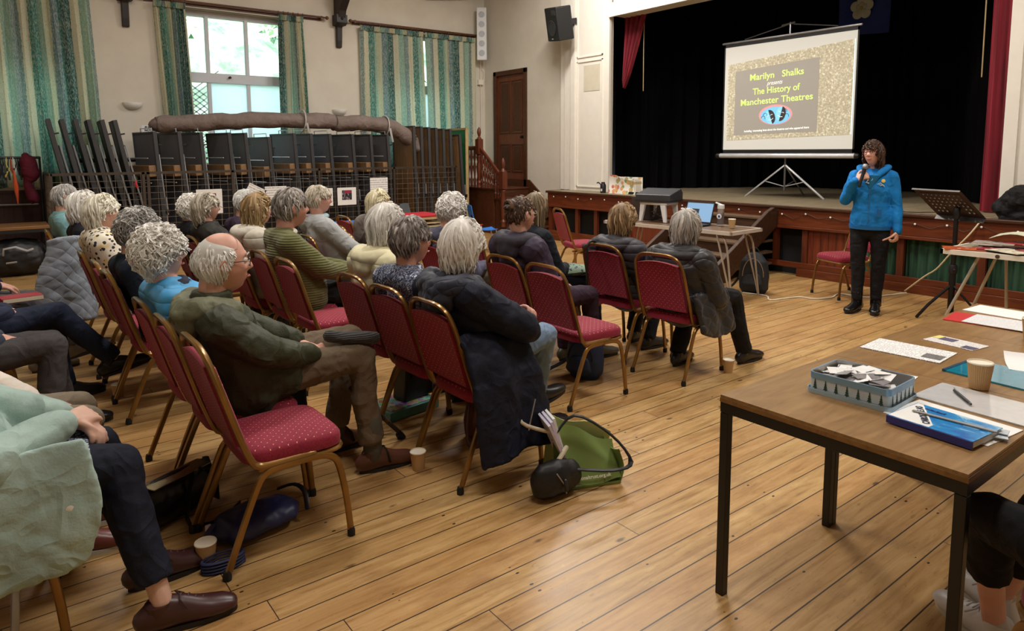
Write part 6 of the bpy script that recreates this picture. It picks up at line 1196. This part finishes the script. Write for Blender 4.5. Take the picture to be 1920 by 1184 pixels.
# coats
m=MB(); r3=random.Random(4)
for k in range(16): m.ball((8.18+r3.uniform(-.10,.06),2.42-.085*k*.9+.05*math.sin(k),SZ+.10+.13*math.sin(min(1,k/7)*PI*.62)+r3.uniform(0,.06)),(.18,.15,.11+.05*math.sin(k*.5)),14,8)
m.sweep([(8.05,2.45,SZ+.05),(8.02,2.2,SZ+.07),(8.0,1.8,SZ+.06),(8.02,1.4,SZ+.05)],[.10,.12,.12,.1],[.05,.07,.07,.05],10)
o=m.build('pile_of_coats',cloth((22,21,23),.7,1.3)); remesh(o,.018,1,(.09,.10)); tag(o,'heap of black coats on the stage at the right edge','coats')
t=thing('black_shoes_bag','glossy black bag lying on the front of the coat heap','bag',(7.98,1.86,SZ),0); m=MB(); m.ball((0,0,.09),(.07,.17,.09)); q=m.build('bag_body',M((18,17,18),.2),t); remesh(q,.012,1,(.04,.08)); MB().sweep(smooth_path([(-.06,.15,.1),(-.08,.05,.19),(-.08,-.08,.18),(-.06,-.15,.08)],4),.006,n=6).build('bag_handle',M((30,30,32),.3),t)
# ---------------- music stand, magazine table ----------------
t=thing('music_stand','black music stand with a perforated tilted desk','music stand',(7.0,2.50,0)); MBM=M((26,22,22),.4,.3)
MB().sweep([(0,0,.10),(0,0,.98)],.019,n=12).sweep([(0,0,.0),(0,0,.46)],.027,n=12).build('pole',MBM,t); MB().lathe([(.034,.42),(.036,.44),(.036,.48),(.03,.50)],(0,0,0),14).sweep([(0,0,.46),(-.05,-.03,.46)],.010,n=6).build('clamp',MBLK,t)
for a in (0,120,240): q=R(a+20); MB().sweep([(.02*math.cos(q),.02*math.sin(q),.30),(.20*math.cos(q),.20*math.sin(q),.13),(.30*math.cos(q),.30*math.sin(q),.012)],.010,.014,6).build('foot',MBM,t)
# desk: perforated plate built from cells
_rt=V(.336,-.942,0); _tw=V(-.942,-.336,0); X_=(_rt*.38+_tw*.30).normalized(); Y_=(_rt*-.22+V(0,0,.27)+_tw*.279).normalized(); N_=X_.cross(Y_)
m=MB(); cw,chh=.48,.42; nu,nv=11,8; O=V(0.0,0,1.06)-_rt*.07
def P2(a,b,h=0): return O+X_*a+Y_*b+N_*h
for i in range(nu):
    for j in range(nv):
        a0,a1=-cw/2+cw*i/nu,-cw/2+cw*(i+1)/nu; b0,b1=-chh/2+chh*j/nv,-chh/2+chh*(j+1)/nv; ca,cb=(a0+a1)/2,(b0+b1)/2; solid=(j==0 or j==nv-1 or i==0 or i==nu-1 or (4<=i<=7 and j<=2))
        cr4=[(a0,b0),(a1,b0),(a1,b1),(a0,b1)]
        if solid: m.add([P2(*p) for p in cr4],[(0,1,2,3)])
        else:
            K=12; ring=[(ca+.010*math.cos(2*PI*k/K+PI/4*0),cb+.010*math.sin(2*PI*k/K)) for k in range(K)]; out=[]
            for k in range(K):
                an=2*PI*k/K; dx,dy=math.cos(an),math.sin(an); s=min((a1-a0)/2/max(1e-6,abs(dx)),(b1-b0)/2/max(1e-6,abs(dy))); out.append((ca+dx*s,cb+dy*s))
            vs=[P2(*p) for p in ring+out]; fs=[(k,(k+1)%K,K+(k+1)%K,K+k) for k in range(K)]
            for k,(cx_,cy_) in ((1,cr4[2]),(4,cr4[3]),(7,cr4[0]),(10,cr4[1])):
                vs.append(P2(cx_,cy_)); fs.append((K+k,K+(k+1)%K,len(vs)-1))
            m.add(vs,fs)
o=m.build('desk',M((52,34,34),.4,.2),t,smooth=False,recalc=False); s=o.modifiers.new('s','SOLIDIFY'); s.thickness=.003
MB().add([P2(a,b,h) for a in(-cw/2,cw/2) for b in(-chh/2-.002,-chh/2+.003) for h in(0,.05)],[(0,1,3,2),(4,6,7,5),(0,4,5,1),(2,3,7,6),(0,2,6,4),(1,5,7,3)]).build('desk_lip',M((90,86,84),.35,.5),t,smooth=False); MB().add([P2(a,b,h) for a in(-cw/2,cw/2) for b in(chh/2-.003,chh/2+.003) for h in(-.004,.012)],[(0,1,3,2),(4,6,7,5),(0,4,5,1),(2,3,7,6),(0,2,6,4),(1,5,7,3)]).build('desk_top_edge',M((90,86,84),.35,.5),t,smooth=False)
MB().sweep([P2(.08*math.cos(a),-.02-.07*math.sin(a),-.02) for a in [PI*k/10 for k in range(11)]],.010,n=7).sweep([(0,0,.94),(0,0,1.0)],.03,n=10).build('desk_bracket',MBLK,t)
t=thing('magazine_table','folding table with white edging covered in magazines near the stage','table',(0,0,0)); x0,x1,y0,y1=6.32,6.92,.75,2.36
MB().b2((x0+.02,y0,.70),(x1-.02,y1-.02,.722)).build('table_top',M((150,140,120),.5),t,smooth=False); MB().b2((x0,y0,.685),(x0+.02,y1,.725)).b2((x0,y1-.02,.685),(x1,y1,.725)).b2((x1-.02,y0,.685),(x1,y1,.725)).build('edge_trim',M((226,222,210),.4),t,smooth=False); MB().lathe([(.016,0),(.016,.003),(.001,.004)],(x0,1.95,.705),12,axis=(-1,0,0)).build('rivet',metal((120,110,100)),t)
for (a,b) in (((x0+.08,2.10,.69),(x0+.02,2.36,0)),((x1-.08,2.10,.69),(x1-.02,2.34,0)),((x1-.08,2.05,.69),(x1-.10,2.00,0)),((x0+.1,1.0,.69),(x0+.02,.85,0))): MB().sweep([a,b],.013,n=8).build('leg',M((190,184,172),.35,.5),t)
r3=random.Random(2); mc=[((196,90,50),'orange and brown magazine'),((160,40,56),'crimson covered magazine'),((222,214,190),'cream folded map-like leaflet'),((150,60,70),'dusty red magazine'),((200,190,120),'yellowish green magazine'),((120,40,50),'dark maroon magazine'),((180,170,160),'pale grey leaflet'),((176,60,70),'bright red leaflet'),((206,150,100),'tan covered magazine')]
for i,(c,l) in enumerate(mc):
    y=2.24-.17*i if i<6 else 2.1-.2*(i-6); x=6.46+.13*(i%2)+(.25 if i>=6 else 0); n=NT('magazine_cover'); f=n.noise(n.co(),16,3); n.col(n.ramp(f,[(.42,sr(*c)),(.5,tuple(q*.6 for q in sr(*c))),(.62,sr(214,200,180))],'CONSTANT')); n.rm(.35)
    o=MB().box((0,0,0),(.21,.29,.006)).build('magazine',n.m,smooth=False); o.location=(x,y,.7275+.0065*i); o.rotation_euler=(0,0,r3.uniform(-.5,.5)+1.4*(i%2)); tag(o,l+' lying on the folding table near the stage','magazine','magazines on the folding table')
o=MB().grid(lambda u,v:(6.74+.25*v,lerp(2.15,1.35,u),.80+.05*math.sin(u*7)*(1-v*.4)+.02*v),16,5,.003).build('paper_sheet',M((206,206,180),.6)); tag(o,'large crumpled pale green sheet behind the magazines','paper')
# ---------------- wooden tables in the foreground ----------------
def oakl():
    n=NT('oak_laminate'); co=n.co(scale=(1.3,9,1)); f=n.noise(co,2.6,6,.6,1.4); c=n.ramp(f,[(.3,sr(122,90,52)),(.5,sr(140,106,64)),(.72,sr(156,122,78))]); n.col(c); n.rm(.32); n.bump(f,.05,.002); return n.m
MOL2=oakl(); MOE=wood((120,84,42),(150,110,60),.5,name='table_edge'); MFR=M((24,22,22),.4,.2)
FT=None
for i in range(3):
    if FT is None:
        FT=thing('work_table','','table',(1.95,.63,0)); L=.748; 
        MB().b2((0,0,.712),(L,L,.722)).build('table_top',MOL2,FT,smooth=False); MB().b2((-.002,-.002,.698),(L+.000,L+.002,.7125)).build('board_edge',MOE,FT,smooth=False)
        MB().b2((.0,.0,.662),(L,.028,.698)).b2((.0,L-.028,.662),(L,L,.698)).b2((.0,.028,.662),(.028,L-.028,.698)).b2((L-.028,.028,.662),(L,L-.028,.698)).build('under_frame',MFR,FT,smooth=False)
        for a in(0,1):
            for b in(0,1): x,y=a*(L-.03),b*(L-.03); MB().b2((x,y,0),(x+.03,y+.03,.66)).build('leg',MFR,FT,smooth=False,bevel=.002)
        o=FT
    else: o=dup(FT,(1.95+.75*i,.63,0))
    tag(o,['square wooden table with black steel legs, nearest, holding the tin','square wooden table with black steel legs in the middle of three','square wooden table with black steel legs, furthest, holding the red folder'][i],'table','square wooden tables with black legs')
TT=.7225
def sheet(x,y,w,h,rz,m,lab,cat='paper',dz=0,name='paper_sheet',grp='papers on the wooden tables',th=.002,curl=0):
    o=(MB().box((0,0,th/2),(w,h,th)) if not curl else MB().grid(lambda u,v:((u-.5)*w,(v-.5)*h,th+curl*max(0,u-.5)**2*4+.002*math.sin(v*6)),12,8,th)).build(name,m,smooth=bool(curl)); o.location=(x,y,TT+dz); o.rotation_euler=(0,0,rz); return tag(o,lab,cat,grp)
WP=M((238,237,234),.5,var=.02)
sheet(2.50,1.14,.30,.24,R(8),WP,'large white sheet lying behind the decorated tin')
o=sheet(2.99,1.215,.205,.30,R(3),printed((240,240,238),(60,60,70),95,0,.6),'printed white leaflet with a black line drawing, furthest left on the middle table','leaflet',th=.004); MB().box((-.03,-.105,.0045),(.07,.07,.001)).build('line_drawing',printed((120,120,120),(20,20,20),300,1,1,'drawing'),o,smooth=False)
o=sheet(3.27,1.14,.13,.205,R(-8),printed((228,224,220),(90,90,110),120,0,.5),'small flyer with a yellow band and dark pictures','leaflet'); MB().box((.03,.085,.0028),(.05,.03,.001)).build('yellow_band',M((226,214,120),.5),o,smooth=False); MB().box((.02,.04,.0028),(.05,.06,.001)).build('dark_picture',M((84,80,104),.5,var=.4,vs=90),o,smooth=False); MB().box((-.035,-.075,.0028),(.045,.05,.001)).build('lower_picture',M((70,66,96),.5,var=.4,vs=90),o,smooth=False)
o=sheet(2.92,.84,.24,.34,R(-4),M((24,136,164),.12,var=.2,vs=12,Coat_Weight=.6),'glossy teal plastic folder beside the ribbed cup','folder',name='plastic_folder',th=.006); MB().box((0,.165,.0035),(.24,.012,.009)).build('folder_spine',M((14,70,100),.3),o,smooth=False)
sheet(3.12,.80,.16,.21,R(24),WP,'curled blank white slip lying over the teal folder',curl=.03,dz=.006)
sheet(2.54,.80,.22,.33,R(-3),M((206,206,206),.15,var=.06,vs=30,Coat_Weight=.5),'clear plastic wallet of papers under the black pen','plastic wallet',name='plastic_wallet',th=.004)
o=tag(MB().sweep([(0,-.065,.006),(0,.05,.006)],.005,n=10).build('pen',MBLK),'black ballpoint pen lying on the clear plastic wallet','pen'); o.location=(2.54,.86,TT+.005); o.rotation_euler=(0,0,R(-50)); MB().sweep([(0,.02,.012),(0,.055,.013)],.002,n=6).build('pen_clip',metal((150,150,150)),o); MB().sweep([(0,-.08,.006),(0,-.065,.006)],.004,n=8).build('pen_tip',M((60,60,64),.3),o)
o=sheet(3.80,1.20,.22,.31,R(6),M((206,60,62),.3,var=.06),'red plastic folder under a printed page on the furthest table','folder',name='plastic_folder',th=.004); sheet(3.80,1.12,.22,.30,R(2),printed((226,226,228),(120,120,130),110,0,.4),'printed page in a clear sleeve lying on the red folder',dz=.005)
sheet(4.07,1.20,.20,.32,R(-4),WP,'blank white page, furthest on the wooden tables'); sheet(2.30,.80,.21,.30,R(-6),WP,'white sheet lying under the blue card book')
# blue book
t=thing('blue_card_book','blue fold-out card book with a white diagonal banner on the near table','book',(2.215,.79,TT+.004),R(-5)); w_,h_=.17,.235
def cover():
    n=NT('blue_sky_cover'); f=n.noise(n.co(scale=(1,.5,1)),18,4,.6,1); n.col(n.ramp(f,[(.35,sr(16,110,190)),(.55,sr(40,150,214)),(.66,sr(170,214,236)),(.75,sr(230,240,246))])); n.rm(.25,Coat_Weight=.4); return n.m
MB().box((0,0,.010),(w_,h_,.018)).build('page_block',M((220,222,224),.6),t,smooth=False); MB().box((0,0,.0205),(w_+.006,h_+.004,.003)).build('front_cover',cover(),t,smooth=False); MB().box((-w_/2-.004,0,.010),(.006,h_+.004,.022)).build('spine',M((44,48,120),.4),t,smooth=False)
MB().prism([(-.085,.117),(-.085,.0),(-.06,.0),(.085,.10),(.085,.117)][::-1],.0221,.0224,2).build('white_banner',M((232,232,228),.4),t,smooth=False)
text('CAROLINE AS',.026,(-.005,.056,.0232),(.82,.57,0),(-.57,.82,0),M((30,34,60),.5),t,.15,.0010); text('BOOK',.014,(.055,.05,.0232),(-.0,-1,0),(1,0,0),M((26,60,130),.5),t,.06,.0005); MB().lathe([(.012,0),(.012,.0006),(.001,.0007)],(.05,.095,.0222),16).build('round_mark',M((220,236,244),.4),t)
m=MB()
for k in range(3): m.box((.03,-.07+.0*k,.0225+.0003*k),(.05-.012*k,.04-.01*k,.0005))
m.build('cover_picture',M((96,150,190),.4,var=.3,vs=60),t,smooth=False); MB().box((.015,-.02,.026),(.012,.22,.003),R(8)).build('bookmark_strip',M((150,146,140),.4),t,smooth=False); MB().box((.08,-.112,.012),(.04,.05,.003),R(15)).box((.06,-.118,.006),(.05,.05,.003),R(25)).build('loose_pages',M((190,200,206),.5),t,smooth=False)
# tin
t=thing('cash_tin','pale blue rectangular tin with a row of fir trees, open and full of slips','tin',(2.325,1.085,TT),R(2)); W_,H_=.21,.265; MTB=M((128,166,196),.3,.3); MTL=M((190,208,220),.35,.2)
def rr(w,h,r,n=6):
    out=[]
    for cx_,cy_,a0 in ((w/2-r,h/2-r,0),(-w/2+r,h/2-r,PI/2),(-w/2+r,-h/2+r,PI),(w/2-r,-h/2+r,1.5*PI)):
        for i in range(n+1): a=a0+PI/2*i/n; out.append((cx_+r*math.cos(a),cy_+r*math.sin(a)))
    return out
def band(w,h,r,z0,z1,t0=.002):
    m=MB(); o_=rr(w,h,r); i_=rr(w-2*t0,h-2*t0,r-t0); k=len(o_); vs=[V(x,y,z) for P,z in ((o_,z0),(o_,z1),(i_,z1),(i_,z0)) for x,y in P]; fs=[]
    for q in range(4):
        for j in range(k): fs.append((q*k+j,q*k+(j+1)%k,((q+1)%4)*k+(j+1)%k,((q+1)%4)*k+j))
    return m.add(vs,fs)
band(W_+.016,H_+.016,.026,0,.016).build('lid_under_tin',M((160,186,204),.3,.3),t); MB().prism(rr(W_+.012,H_+.012,.024),.001,.004,2).build('lid_base',MTB,t)
band(W_,H_,.022,.006,.052,.003).build('tin_wall',MTL,t); band(W_+.002,H_+.002,.023,.050,.072,.004).build('tin_rim',MTB,t); MB().prism(rr(W_-.004,H_-.004,.02),.006,.009,2).build('tin_floor',M((170,170,172),.5,.3),t); band(W_-.007,H_-.007,.02,.01,.071,.001).build('tin_lining',M((176,174,170),.45,.4),t)
m=MB()
def tree(c,ux):
    c=Vector(c); ux=Vector(ux); nn=ux.cross(V(0,0,1))*1
    for k in range(4):
        z0=.006+.008*k; w=.0080-.0018*k; m.add([c+ux*-w+V(0,0,z0),c+ux*w+V(0,0,z0),c+V(0,0,z0+.013)],[(0,1,2)])
    m.add([c+ux*-.0015,c+ux*.0015,c+ux*.0015+V(0,0,.008),c+ux*-.0015+V(0,0,.008)],[(0,1,2,3)])
for k in range(7): tree((-W_/2-.0008,.108-.036*k,.012),(0,-1,0))
for k in range(6): tree((-.08+.032*k,-H_/2-.0008,.012),(1,0,0))
m.build('fir_trees',M((40,72,58),.6,var=.3,vs=400),t,smooth=False,recalc=False)
m=MB(); m2=MB(); r3=random.Random(12)
for k in range(46):
    q=Matrix.Rotation(r3.uniform(0,6.3),3,'Z')@Matrix.Rotation(r3.uniform(-.35,.35),3,'X'); (m if k%4 else m2).box((r3.uniform(-.06,.065),r3.uniform(-.095,.095),.046+.0006*k),(r3.uniform(.05,.09),r3.uniform(.035,.06),.0012),q)
tag(m.build('paper_slips',M((226,226,224),.5,var=.1,vs=30),smooth=False),'loose white paper slips filling the tin','slips',kind='stuff').location=(2.325,1.085,TT); o=tag(m2.build('grey_packets',M((146,142,146),.3,.3,var=.2,vs=40),smooth=False),'crumpled silver grey packets among the slips in the tin','packets',kind='stuff'); o.location=(2.325,1.085,TT+.001)
